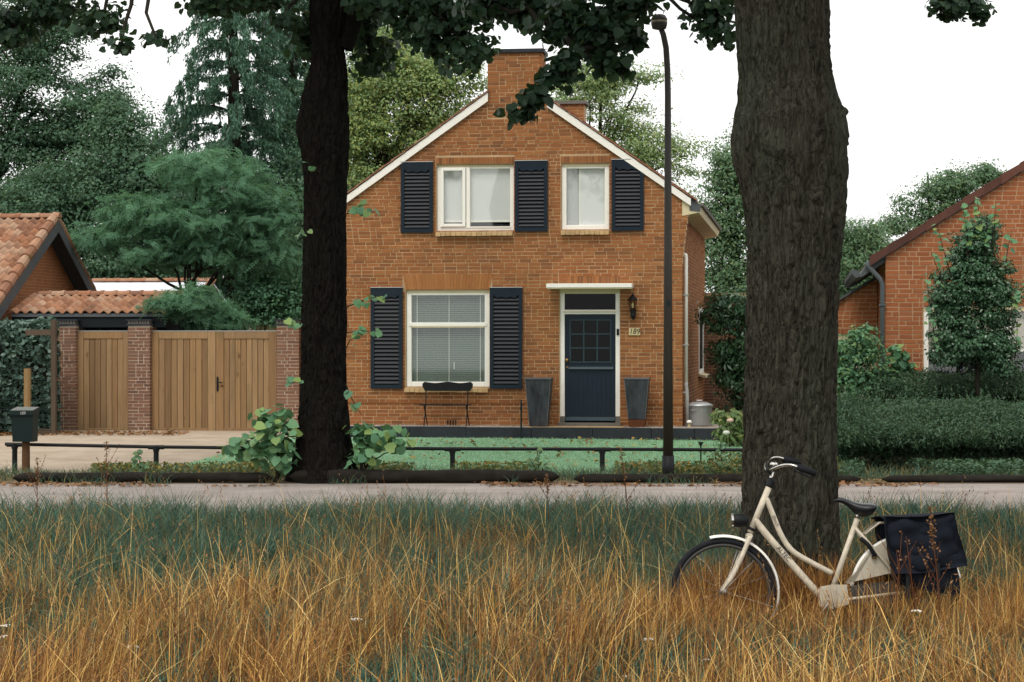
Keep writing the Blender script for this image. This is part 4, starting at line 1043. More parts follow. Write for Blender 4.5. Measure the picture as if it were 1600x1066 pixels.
# ------------------------------------------------------------------ mailbox
Y = 31.6; mx = thing('mailbox', 'dark green letterbox on a brown post at the left', 'mailbox', ((39.5 - 800) / F * Y, Y, 0), -.1)
s = Y / F; zt, zb = CZ - (640 - 533) * s, CZ - (690 - 533) * s; hw = 18.5 * s
obj('body', MB().add([(-hw + .025, -.13, zb), (hw - .02, -.13, zb), (hw - .02, .10, zb), (-hw + .025, .10, zb), (-hw + .01, -.15, zt - .06), (hw - .012, -.15, zt - .06), (hw - .012, .12, zt - .06), (-hw + .01, .12, zt - .06)], [(0, 3, 2, 1), (4, 5, 6, 7), (0, 1, 5, 4), (1, 2, 6, 5), (2, 3, 7, 6), (3, 0, 4, 7)]), M['mailbox'], mx)
ld = bevel(obj('lid', MB().prism([(-.175, zt - .085), (.13, zt - .085), (.13, zt + .03), (-.175, zt - .012)], -hw, hw, 'x'), M['mailbox'], mx), .006)
obj('lid_top', MB().prism([(-.172, zt - .010), (.128, zt + .0315), (.128, zt + .036), (-.172, zt - .006)], -hw + .004, hw - .004, 'x'), M['mailtop'], mx)
tx = obj('number', text_mesh('189', .062), M['pipe'], mx); tx.rotation_euler = (radians(90), 0, 0); tx.location = (.02, -.1775, zt - .05)
obj('post', MB().tube([(.01, .0, -.05), (.01, .0, zb)], [.062, .058], 10), M['rustpost'], mx)

# ------------------------------------------------------------------ knee rail fence and log edging
def knee_fence(label, pts, posts, Y):
    s = Y / F; x0 = (pts[0][0] - 800) * s
    f = thing('knee_fence', label, 'fence', (x0, Y, 0), 0, 'black knee rails along the verge')
    zr = lambda py: CZ - (py - 533) * s
    for (a, b) in zip(pts[:-1], pts[1:]):
        obj('rail', MB().tube([((a[0] - 800) * s - x0, 0, zr(a[1])), ((b[0] - 800) * s - x0 - .004, 0, zr(b[1]))], .026, 8), M['black'], f)
    for (px_, py_) in posts:
        x = (px_ - 800) * s - x0; z = zr(py_)
        p = obj('post', MB().tube([(x, .0, -.05), (x, .0, z - .01)], .040, 10), M['black'], f)
        obj('post_cap', MB().tube([(x, 0, z - .06), (x, 0, z + .012)], .05, 10), M['black'], p); obj('clamp', MB().tube([(x - .12, 0, z), (x + .12, 0, z)], .033, 8), M['black'], p)
knee_fence('black knee rail fence left of the lime tree, in front of the driveway', [(8, 694), (244, 698.5), (470, 701)], [(23, 695), (244, 699)], 31.9)
knee_fence('black knee rail fence right of the lime tree, in front of the lawn', [(590, 700.5), (707, 701.5), (941, 702), (1310, 704)], [(707, 702), (941, 702.5)], 31.9)
st = thing('lawn_stake', 'small black stake standing in the lawn right of the lamp post', 'stake', tuple(Wp(1095, 533, 33.2)[:2]) + (zg(33.2),))
obj('rod', MB().tube([(0, 0, -.02), (.0, 0, .30)], .013, 6), M['black'], st); obj('head', MB().lathe([(.02, .30), (.028, .33), (.045, .345), (.04, .36), (.004, .362)], n=8), M['black'], st)
def log(label, p0, p1, y_top, y_bot, Y=29.85, taper=(1, 1), end=.6):
    s = Y / F; r = (y_bot - y_top) * s / 2; x0, x1 = (p0 - 800) * s, (p1 - 800) * s; n = max(20, int((x1 - x0) / .09)); pts, rad = [], []
    ph = R.uniform(0, 9)
    V = []; Fs = []; m = 14
    for i in range(n + 1):
        f = i / n; x = x0 + (x1 - x0) * f
        e = min(1, sqrt(max(.02, min(f, 1 - f) * (x1 - x0) / .14)))
        rr = r * (taper[0] + (taper[1] - taper[0]) * f) * e
        for k in range(m):
            q = 2 * pi * k / m; d = 1 + .14 * sin(3 * q + x * 2 + ph) * sin(x * 1.7 + ph) + .08 * sin(7 * q + x * 5.1) * sin(x * 4.3 + ph) + R.uniform(-.05, .05)
            V.append((x, Y + rr * 1.15 * cos(q) * d + .03 * sin(x * .8 + ph), r * .86 + rr * sin(q) * d))
    for i in range(n):
        for k in range(m): Fs.append((i * m + k, i * m + (k + 1) % m, (i + 1) * m + (k + 1) % m, (i + 1) * m + k))
    Fs += [tuple(range(m)), tuple(n * m + k for k in range(m - 1, -1, -1))]
    o = obj('log_edging', MB().add(V, Fs), M['log'], None, smooth=True); tag(o, label, 'log', 'dark logs edging the road')
log('dark log edging the road in front of the driveway, leftmost', 20, 426, 741, 758)
log('long dark log edging the road at the foot of the left lime tree', 452, 874, 737, 759, taper=(1.05, .85))
log('dark log edging the road below the lamp post', 897, 1215, 744, 758)
log('short dark log edging the road just right of the big trunk', 1225, 1345, 748, 760)
log('dark log edging the road below the hedge at the right', 1378, 1680, 748, 760)

# ------------------------------------------------------------------ street lamp
Y = 30.6; s = Y / F; sx = (1044 - 800) * s
lp = thing('street_lamp', 'tall dark street lamp post with round head in front of the house', 'street lamp', (sx, Y, 0))
zt = CZ + (533 - 45) * s
z_ = lambda py: CZ - (py - 533) * s
obj('base_sleeve', MB().tube([(0, 0, -.05), (0, 0, z_(712))], .088, 18), M['black'], lp, smooth=True)
obj('post', MB().tube([(0, 0, z_(712)), (-.002, 0, z_(400)), (-.004, 0, z_(150)), (-.01, 0, z_(110)), (-.03, 0, z_(75)), (-.07, 0, z_(54)), (-.115, 0, z_(42))], [.075, .058, .046, .045, .044, .042, .04], 18), M['lamp'], lp, smooth=True)
hx = (1030 - 1044) * s
obj('head', MB().lathe([(.04, -.10), (.10, -.085), (.118, -.02), (.12, .0)], (hx, 0, z_(36)), 20), M['lamp'], lp, smooth=True)
obj('lamp_bowl', MB().lathe([(.119, 0.001), (.119, .035)], (hx, 0, z_(36)), 20), M['lampglass'], lp, smooth=True)
obj('hood', MB().lathe([(.12, .036), (.118, .06), (.09, .11), (.04, .125), (.004, .128)], (hx, 0, z_(36)), 20), M['lamp'], lp, smooth=True)
obj('number_sticker', MB().box((-.028, -.068, z_(478)), (.028, -.058, z_(471))), M['mailbox'], lp)

# ------------------------------------------------------------------ foliage tools
T_LEAF = (np.array([(0, -.5, 0), (.30, -.05, .07), (0, .5, -.03), (-.30, -.05, .07)]), [(0, 1, 2, 3)])
T_LONG = (np.array([(0, -.5, 0), (.16, 0, .05), (0, .5, -.06), (-.16, 0, .05)]), [(0, 1, 2, 3)])
T_HEART = (np.array([(0, -.40, 0), (.30, -.46, .04), (.47, -.12, .06), (.34, .22, .03), (0, .56, -.06), (-.34, .22, .03), (-.47, -.12, .06), (-.30, -.46, .04)]), [(0, 1, 2, 3, 4), (0, 4, 5, 6, 7)])
T_NEEDLE = (np.array([(-.05, -.5, 0), (.05, -.5, 0), (.07, .1, .02), (0, .5, 0), (-.07, .1, .02)]), [(0, 1, 2, 3, 4)])
def _frond():
    V = [(-.012, -.5, 0), (.012, -.5, 0), (.006, .5, -.12), (-.006, .5, -.12)]; Fs = [(0, 1, 2, 3)]
    for k in range(7):
        f = k / 6; y = -.42 + .86 * f; l = .22 * (1 - .55 * abs(2 * f - .8)); z = -.12 * ((y + .5)) ** 2
        for sgn in (1, -1):
            n = len(V); V += [(0, y, z), (sgn * l * .6, y + .025, z + .01), (sgn * l, y + .075, z - .03), (sgn * l * .55, y + .085, z + .0)]; Fs.append((n, n + 1, n + 2, n + 3))
    return np.array(V), Fs
T_FROND = _frond()

def leaf_mesh(name, P, n, t, size, tpl, base=(0, 0, 0)):
    T, Fs = tpl; n = norm(n); t = norm(t - (t * n).sum(1, keepdims=True) * n); b = np.cross(n, t)
    V = P[:, None, :] + size[:, None, None] * (b[:, None, :] * T[None, :, 0:1] + t[:, None, :] * T[None, :, 1:2] + n[:, None, :] * T[None, :, 2:3])
    V = V - np.asarray(base)[None, None, :]
    k = len(T); N = len(P); fl = np.concatenate([np.array(f) for f in Fs]); tot = np.array([len(f) for f in Fs])
    idx = (np.arange(N)[:, None] * k + fl[None, :]).ravel()
    return mesh_np(name, V.reshape(-1, 3), idx, np.tile(tot, N))

def lobe_px(px, py, rx, ry, Y, rd=None):
    s = Y / F; c = Wp(px, py, Y); return (c[0], Y, c[2], rx * s, (rd if rd else max(rx, ry) * s * .8), ry * s)

def scatter(lobes, n_cl, m, cr, shell=.5, rng=NR, squash=.6):
    """leaf positions in tufts through ellipsoid lobes -> P, outward"""
    L = np.array(lobes); vol = (L[:, 3] * L[:, 4] * L[:, 5]) ** (2 / 3.); pick = rng.choice(len(L), n_cl, p=vol / vol.sum())
    k3 = min(n_cl, 3 * len(L)); pick[:k3] = np.tile(np.arange(len(L)), 3)[:k3]
    d = norm(rng.normal(size=(n_cl, 3))); r = shell + (1 - shell) * rng.random(n_cl) ** .7
    r = np.where(rng.random(n_cl) < .25, rng.random(n_cl) ** .5, r) * (1 + .10 * rng.normal(size=n_cl))
    C = L[pick, :3] + d * r[:, None] * L[pick, 3:6]
    g = norm(rng.normal(size=(n_cl * m, 3))) * (1.45 * rng.random(n_cl * m) ** .45)[:, None]; g[:, 2] = np.where(g[:, 2] < 0, g[:, 2] * .6, g[:, 2])
    g += rng.normal(size=g.shape) * .16
    P = np.repeat(C, m, 0) + g * cr * np.array([1, 1, squash]) * np.repeat(.55 + .9 * rng.random(n_cl), m)[:, None]
    return P, np.repeat(d, m, 0), C

def crown_mesh(name, lobes, n_cl, m, cr, size, tpl, base, up=.7, droop=.35, rnd=.42, shell=.5, rng=NR, squash=.6, zmin=.05, clump=True):
    P, d, C = scatter(lobes, n_cl, m, cr, shell, rng, squash); keep = P[:, 2] > zmin; P, d = P[keep], d[keep]; N = len(P)
    loc = norm((P - np.repeat(C, m, 0)[keep]) * np.array([1, 1, 1 / squash])) if clump else d
    n = d * .25 + loc * .75 + np.array([0, 0, up * .8]) + rng.normal(size=(N, 3)) * rnd
    t = rng.normal(size=(N, 3)) + d * .8 - np.array([0, 0, droop])
    sz = size * (.65 + .7 * rng.random(N))
    return leaf_mesh(name, P, n, t, sz, tpl, base), C

def limbs(mb, trunk_top, targets, r0, r1, base, rr, seg=5, sag=.06):
    for T in targets:
        A = np.array(trunk_top); T = np.array(T); L = np.linalg.norm(T - A); pts = []
        for k in range(seg + 1):
            f = k / seg; p = A + (T - A) * f; p = p + np.array([rr.uniform(-1, 1), rr.uniform(-1, 1), rr.uniform(-.6, 1.2)]) * L * sag * sin(pi * f)
            pts.append(tuple(p - base))
        mb.tube(pts, [r0 + (r1 - r0) * k / seg for k in range(seg + 1)], 6, False)

def tree(name, label, px, Y, lobes_px, mat, n_cl, m, cr, size, tpl=T_LEAF, trunk_r=.22, ybase=None, bark='twig', group=None, rd=None, seed=1, trunk_top=None, cat='tree', extra_limbs=10, **kw):
    rr = random.Random(seed); rng = np.random.default_rng(seed)
    lob = [lobe_px(*l[:4], (l[4] if len(l) > 4 else Y), rd) for l in lobes_px]
    base = np.array([(px - 800) / F * Y, Y, zg(Y) - .05]); o = thing(name, label, cat, base, 0, group)
    me, C = crown_mesh('crown', lob, n_cl, m, cr, size, tpl, base, rng=rng, **kw)
    tt = Wp(*(trunk_top or (px, min(l[1] for l in lobes_px))), Y)
    mb = MB(); n = 8
    pts = [tuple((base + (tt - base) * k / n + np.array([rr.uniform(-.06, .06), rr.uniform(-.06, .06), 0]) * (k > 0)) - base) for k in range(n + 1)]
    mb.tube(pts, [trunk_r * (1 - .8 * k / n) for k in range(n + 1)], 8, False)
    trunk = obj('trunk', mb, M[bark], o, smooth=True)
    lm = MB()
    for l in lob:
        f = rr.uniform(.35, .75); A = base + (tt - base) * f
        limbs(lm, A, [l[:3]], trunk_r * .35, trunk_r * .12, base, rr)
        for c in rr.sample(list(C), min(extra_limbs, len(C))):
            if np.linalg.norm((c - np.array(l[:3])) / np.array(l[3:6])) < 1.15: limbs(lm, l[:3], [c], trunk_r * .12, .012, base, rr, 4)
    obj('limbs', lm, M[bark], o, 'stuff', smooth=True)
    obj('crown', me, M[mat], o)
    return o

# ------------------------------------------------------------------ background trees
tree('broadleaf_tree', 'large dark broadleaf tree at the upper left edge', -40, 60, [(60, 170, 110, 110), (-20, 60, 120, 110), (120, 235, 90, 90), (-40, 290, 120, 120), (90, 310, 100, 60), (160, 150, 45, 50), (70, 60, 60, 60)], 'l_dark', 420, 190, .48, .10, trunk_r=.4, seed=2, group='trees behind the garden')
tree('broadleaf_tree', 'dark green tree filling the gap behind the orange tiled outbuilding', 190, 57, [(150, 290, 80, 60), (60, 330, 90, 60), (215, 300, 45, 90), (120, 400, 120, 70), (20, 380, 90, 80), (190, 210, 50, 50), (230, 420, 60, 60), (245, 285, 40, 50), (225, 235, 28, 36)], 'l_dark', 460, 150, .44, .10, trunk_r=.25, seed=3, group='trees behind the garden')
tree('broadleaf_tree', 'dark tree right of the conifer, behind the left lime trunk', 470, 62, [(455, 420, 60, 120), (430, 330, 50, 60), (500, 360, 60, 200), (400, 440, 60, 80)], 'l_dark', 230, 140, .46, .11, trunk_r=.3, seed=4, group='trees behind the garden')
tree('broadleaf_tree', 'yellowing tree behind the left roof slope of the brick house', 600, 57, [(640, 150, 90, 80), (590, 235, 60, 70), (710, 125, 55, 50), (600, 110, 60, 70), (660, 210, 55, 45), (575, 300, 50, 50), (560, 170, 50, 70)], 'l_yellow', 240, 170, .42, .09, trunk_r=.3, seed=5, group='trees behind the garden')
tree('broadleaf_tree', 'darker green tree between lime trunk and yellowing tree', 560, 64, [(560, 110, 55, 100), (590, 30, 60, 60), (560, 240, 50, 90), (640, 90, 50, 60)], 'l_mid', 150, 130, .5, .105, trunk_r=.3, seed=6, group='trees behind the garden')
tree('broadleaf_tree', 'pale airy yellow green tree behind the right roof slope', 940, 60, [(920, 130, 60, 36), (960, 175, 70, 40), (1000, 230, 80, 36), (945, 120, 45, 32), (1050, 255, 42, 45), (880, 155, 40, 40), (1040, 300, 45, 25), (1000, 120, 30, 18)], 'l_pale', 190, 120, .40, .085, trunk_r=.16, seed=7, group='trees behind the garden', shell=.3, extra_limbs=16)
tree('broadleaf_tree', 'green tree with yellow tints between house and big trunk', 1150, 56, [(1135, 250, 30, 50), (1140, 330, 50, 60), (1125, 410, 40, 50), (1150, 460, 60, 50), (1175, 280, 40, 80), (1120, 360, 25, 40), (1200, 400, 60, 90)], 'l_mid', 230, 150, .40, .09, trunk_r=.22, seed=8, group='trees behind the garden')
tree('conifer_tree', 'dense green conifer behind the lean-to garage', 1345, 58, [(1345, 400, 50, 45), (1325, 440, 45, 50), (1370, 430, 40, 60), (1320, 370, 22, 28), (1360, 370, 25, 22), (1300, 420, 40, 60)], 'l_mid', 230, 120, .36, .11, T_LONG, trunk_r=.2, seed=9, group='trees behind the garden')
tree('broadleaf_tree', 'distant hazy tree behind the roof of the right neighbour', 1450, 80, [(1440, 320, 40, 26), (1470, 300, 40, 26), (1400, 350, 22, 18), (1500, 285, 40, 22), (1540, 275, 30, 20), (1460, 350, 60, 30), (1520, 320, 60, 30)], 'l_mid', 150, 100, .46, .12, trunk_r=.2, seed=10, group='trees behind the garden', shell=.3)
tree('broadleaf_tree', 'low dark trees closing the view behind the outbuildings', 250, 66, [(200, 470, 200, 60), (380, 480, 120, 60), (60, 470, 100, 60), (300, 400, 120, 60)], 'l_dark', 300, 100, .55, .14, trunk_r=.25, seed=11, group='trees behind the garden')
tree('broadleaf_tree', 'low green trees closing the gap right of the brick house', 1180, 70, [(1150, 520, 90, 70), (1250, 500, 90, 80), (1330, 500, 60, 60)], 'l_mid', 170, 100, .55, .14, trunk_r=.25, seed=12, group='trees behind the garden')

# drooping conifer
def conifer(label, px, Y, y_top, y_bot, width_px, seed):
    rr = random.Random(seed); rng = np.random.default_rng(seed); s = Y / F
    base = np.array([(px - 800) / F * Y, Y, zg(Y)]); o = thing('conifer_tree', label, 'tree', base, 0, 'trees behind the garden')
    zt, zb = CZ - (y_top - 533) * s, CZ - (y_bot - 533) * s
    obj('trunk', MB().tube([(0, 0, -.1), (.05, 0, zt * .5), (0, 0, zt)], [.30, .20, .03], 9, False), M['twig'], o, smooth=True)
    P, N_, T_, S_ = [], [], [], []; lm = MB(); z = zb
    while z < zt - .3:
        f = (z - zb) / (zt - zb); nbr = rr.randint(5, 6); a0 = rr.uniform(0, 6.28)
        for k in range(nbr):
            a = a0 + 2 * pi * k / nbr + rr.uniform(-.3, .3); Lb = width_px * s * (1 - f) ** .7 * rr.uniform(.65, 1.1) + .25
            pts = []
            for q in range(9):
                g = q / 8; pts.append(np.array([cos(a) * Lb * g, sin(a) * Lb * g, z + Lb * (.16 * sin(g * 2.2) - .42 * g * g)]))
            lm.tube([tuple(p) for p in pts], [.03 * (1 - .85 * q / 8) for q in range(9)], 4, False)
            nsp = int(Lb * 27)
            for q in range(nsp):
                g = .12 + .88 * rr.random() ** .8; i = min(7, int(g * 8)); p = pts[i] + (pts[i + 1] - pts[i]) * (g * 8 - i)
                sd = rr.uniform(-1, 1) * .30 * Lb * .35 * (1 - .5 * g); p = p + np.array([-sin(a) * sd, cos(a) * sd, -abs(sd) * .25 + rr.uniform(-.02, .09)])
                hang = rr.uniform(.15, .62) * (.5 + .6 * g); nn = rr.randint(12, 18)
                for _ in range(nn):
                    h = rr.random() * hang; P.append(p + np.array([rr.gauss(0, .035), rr.gauss(0, .035), -h])); S_.append(rr.uniform(.09, .17))
                    N_.append((rr.gauss(0, 1), rr.gauss(0, 1), rr.gauss(.5, .6))); T_.append((rr.gauss(0, .35) + cos(a) * .35, rr.gauss(0, .35) + sin(a) * .35, -1))
        z += rr.uniform(.44, .62)
    obj('limbs', lm, M['twig'], o, 'stuff')
    P = np.array(P); me = leaf_mesh('crown', P, np.array(N_), np.array(T_), np.array(S_), T_LONG)
    obj('crown', me, M['l_conifer'], o); return len(P)
conifer('tall drooping blue green conifer with bare sky between its boughs', 363, 62, -170, 500, 185, 21)
conifer('slimmer drooping conifer right beside the left lime trunk', 455, 66, -160, 440, 85, 22)

# feathery tree over the outbuilding
fe = tree('feathery_tree', 'feathery leaved small tree spreading above the wooden gate', 288, 46.5, [(310, 265, 85, 32), (370, 300, 80, 40), (230, 330, 80, 30), (300, 350, 110, 38), (405, 350, 55, 45), (150, 375, 65, 20), (340, 395, 90, 32), (255, 395, 80, 26), (430, 320, 40, 30), (440, 390, 30, 40)], 'l_feather', 560, 15, .30, .33, T_FROND, trunk_r=.11, seed=13, trunk_top=(300, 330), squash=.32, up=1.3, rnd=.45, droop=.25, group='trees behind the garden', shell=.35)
# shrubs
def shrub(name, label, px, Y, lobes, mat, n_cl, m, cr, size, tpl=T_LEAF, seed=1, group=None, cat='shrub', **kw):
    return tree(name, label, px, Y, lobes, mat, n_cl, m, cr, size, tpl, trunk_r=.04, seed=seed, group=group, cat=cat, extra_limbs=5, trunk_top=(px, lobes[0][1]), **kw)
shrub('shrub', 'dark feathery shrub between lower tiled roof and double gate', 315, 44, [(315, 490, 55, 28), (290, 505, 60, 20), (350, 505, 40, 20), (255, 505, 40, 14), (265, 478, 36, 20, 42.0), (300, 470, 40, 24, 42.2)], 'l_feather', 330, 14, .16, .30, T_FROND, 31, up=1.2, rnd=.5, squash=.4)
shrub('shrub', 'pale green shrub above the right gate leaf', 415, 47, [(415, 470, 48, 38), (440, 445, 40, 40), (390, 485, 40, 28), (455, 490, 30, 40), (395, 445, 25, 22)], 'l_feather', 200, 60, .20, .085, T_LEAF, 32)
shrub('laurel_shrub', 'glossy laurel shrub against the right side of the brick house', 1150, 41.5, [(1130, 500, 30, 30), (1155, 480, 30, 35), (1150, 540, 36, 40), (1160, 600, 38, 45), (1140, 570, 24, 30), (1180, 540, 40, 80), (1128, 475, 18, 20), (1190, 470, 30, 40), (1170, 650, 40, 30)], 'l_laurel', 330, 34, .19, .12, T_LONG, 33, up=.5, droop=.7)
shrub('shrub', 'bright leafy shrub in front of the neighbour\'s garage', 1335, 35.0, [(1330, 545, 30, 30), (1345, 570, 34, 40), (1320, 600, 36, 40), (1370, 600, 30, 26), (1300, 560, 30, 40), (1352, 528, 16, 18)], 'l_lime_light', 170, 36, .16, .075, T_LEAF, 34)
shrub('shrub', 'light leaved sapling growing beside the neighbour\'s down pipe', 1400, 35.2, [(1402, 560, 14, 18), (1412, 575, 18, 14)], 'l_lime_light', 26, 9, .08, .12, T_HEART, 35)
top_ = tree('clipped_evergreen', 'dark clipped evergreen on bare stems in front of the neighbour\'s window', 1532, 34.2, [(1520, 400, 34, 40), (1500, 445, 42, 40), (1540, 440, 44, 45), (1560, 480, 30, 40), (1490, 500, 34, 34), (1535, 360, 22, 28), (1510, 540, 50, 26), (1555, 540, 34, 30), (1478, 470, 20, 24), (1482, 560, 26, 22), (1565, 568, 26, 20)], 'l_laurel', 620, 80, .125, .055, T_LEAF, trunk_r=.06, seed=36, trunk_top=(1534, 400), group=None, shell=.45)
# upright light shoots on top of the evergreen
def shoots(label, spec, Y, mat, size, base_px, seed, name='leafy_shoots', cat='shoots'):
    rr = random.Random(seed); rng = np.random.default_rng(seed); s = Y / F; base = Wp(base_px[0], base_px[1], Y); o = thing(name, label, cat, base)
    st = MB(); P, T_, N_ = [], [], []
    for (x0, y0, x1, y1, n) in spec:
        A, B = Wp(x0, y0, Y), Wp(x1, y1, Y); A[1] += rr.uniform(-.1, .1); B[1] += rr.uniform(-.25, .1); m = (A + B) / 2 + np.array([rr.uniform(-.04, .04), 0, .03])
        st.tube([tuple(A - base), tuple(m - base), tuple(B - base)], [.010, .007, .003], 5, False)
        for k in range(n):
            f = .15 + .85 * (k + rr.random()) / n; p = A + (B - A) * f; d = np.array([rr.gauss(0, 1), rr.gauss(0, .8) - .3, rr.gauss(.1, .4)]); d /= np.linalg.norm(d)
            P.append(p + d * size * .6); T_.append(d + np.array([0, 0, -.35])); N_.append((rr.gauss(0, .5), -.6 + rr.gauss(0, .5), .8))
    obj('stems', st, M['twig'], o)
    obj('leaves', leaf_mesh('leaves', np.array(P), np.array(N_), np.array(T_), size * (.6 + .7 * rng.random(len(P))), T_HEART, base), M[mat], o)
    return o
shoots('light upright shoots above the clipped evergreen', [(1515, 400, 1500, 325, 18), (1530, 390, 1528, 310, 20), (1545, 395, 1552, 320, 16), (1490, 440, 1462, 350, 16), (1480, 470, 1455, 395, 12), (1570, 440, 1580, 360, 12), (1575, 500, 1600, 440, 12), (1510, 400, 1512, 340, 12), (1470, 560, 1450, 500, 12), (1460, 520, 1448, 440, 10), (1585, 560, 1592, 500, 10), (1540, 400, 1540, 330, 14)], 33.9, 'l_lime_light', .105, (1515, 470), 37)

# ------------------------------------------------------------------ hedges
def hedge(name, label, x0, x1, prof, mat, n, size, tpl, seed, rough=.06, cat='hedge', yaw=0, base_n=.25, sprigs=0, group=None):
    """prof: closed-over outline [(Y, z)...] front foot -> top -> back"""
    rng = np.random.default_rng(seed); rr = random.Random(seed); base = np.array([(x0 + x1) / 2, prof[0][0], zg(prof[0][0])])
    o = thing(name, label, cat, base, 0, group)
    pr = np.array(prof, float); seg = np.linalg.norm(np.diff(pr, axis=0), axis=1); cum = np.concatenate([[0], np.cumsum(seg)]) / seg.sum()
    u = rng.random(n); i = np.clip(np.searchsorted(cum, u) - 1, 0, len(seg) - 1); f = (u - cum[i]) / (cum[i + 1] - cum[i])
    q = pr[i] + (pr[i + 1] - pr[i]) * f[:, None]; d = pr[i + 1] - pr[i]; nn = norm(np.stack([-d[:, 1], d[:, 0]], 1))
    nn = np.where((nn[:, :1] * 0 + 1) > 0, nn, nn)
    x = x0 + (x1 - x0) * rng.random(n)
    lump = fbm(np.stack([x * 1.6, q[:, 0] * 1.6, q[:, 1] * 2.2], 1), seed, 3) - .5
    dep = -np.abs(rng.normal(size=n)) * .13 + rng.normal(size=n) * rough * .4 + lump * .32
    P = np.stack([x, q[:, 0] + nn[:, 0] * dep, q[:, 1] + nn[:, 1] * dep], 1); P = P[P[:, 2] > base[2] + .02]; N = len(P)
    out = np.stack([np.zeros(N), np.resize(nn[:, 0], N), np.resize(nn[:, 1], N)], 1)
    Nn = np.array([0, -.3, .6]) + rng.normal(size=(N, 3)) * .8; T_ = rng.normal(size=(N, 3)) + np.array([0, -.3, .3])
    if sprigs:
        Ps, Ts = [], []
        for _ in range(sprigs):
            xx = rr.uniform(x0, x1); k = rr.randint(1, len(prof) - 2); y0, z0 = prof[k]; y0 += rr.uniform(-.2, .2); h = rr.uniform(.12, .34); lean = rr.uniform(-.25, .25)
            for j in range(10):
                g = j / 9; Ps.append((xx + lean * h * g * g + rr.gauss(0, .012), y0 + rr.gauss(0, .012), z0 - .08 + h * g * 1.1)); Ts.append((rr.gauss(0, .6), rr.gauss(0, .6), 1))
        P = np.concatenate([P, np.array(Ps)]); T_ = np.concatenate([T_, np.array(Ts)]); Nn = np.concatenate([Nn, np.random.default_rng(1).normal(size=(len(Ps), 3))])
        N = len(P)
    obj('foliage', leaf_mesh('foliage', P, Nn, T_, size * (.6 + .8 * rng.random(N)), tpl, base), M[mat], o, 'stuff')
    # woody core
    cm = MB(); c = pr.mean(0); inn = [(c[0] + (a - c[0]) * .62, c[1] + (b - c[1]) * .66) for a, b in prof]; inn = [(a, max(b, base[2])) for a, b in inn]
    cm.prism([(a - base[1], b - base[2]) for a, b in inn], x0 - base[0] + .1, x1 - base[0] - .1, 'x'); obj('woody_core', cm, M['twig'], o)
    st = MB()
    for _ in range(14):
        xx = rr.uniform(x0, x1) - base[0]; st.tube([(xx, .1, 0), (xx + rr.uniform(-.1, .1), .12, .25), (xx + rr.uniform(-.2, .2), .3, .5)], [.02, .015, .01], 5, False)
    obj('stems', st, M['twig'], o)
    return o
hx = lambda px, Y: (px - 800) / F * Y
hedge('box_hedge', 'low feathery hedge beside the road at the right', hx(1296, 32.2), hx(1720, 32.2), [(32.7, .06), (32.5, .34), (31.85, .50), (31.95, .66), (32.6, .92), (33.4, 1.08), (33.9, .98), (34.1, .1)], 'l_hedge', 56000, .06, T_LONG, 41, sprigs=420)
hedge('yew_hedge', 'darker hedge behind the low hedge, below the neighbour\'s window', hx(1362, 34.8), hx(1720, 34.8), [(34.9, .1), (34.8, .9), (34.4, 1.15), (34.5, 1.33), (34.9, 1.47), (35.4, 1.42), (35.6, .2)], 'l_hedge', 42000, .06, T_LONG, 42, sprigs=90)
hedge('ivy_hedge', 'tall ivy covered hedge at the left edge behind the letterbox', hx(-160, 40.6), hx(83, 40.6), [(40.5, .2), (40.4, 1.2), (40.4, 2.1), (40.6, 2.42), (41.1, 2.4), (41.3, .3)], 'l_ivy', 17000, .085, T_HEART, 43)
hedge('ivy_hedge', 'ivy strip showing above the single gate leaf', hx(112, 42.6), hx(250, 42.6), [(42.5, .5), (42.4, 1.6), (42.45, 2.2), (42.7, 2.42), (43.0, 2.3), (43.1, .5)], 'l_ivy', 5200, .085, T_HEART, 44)

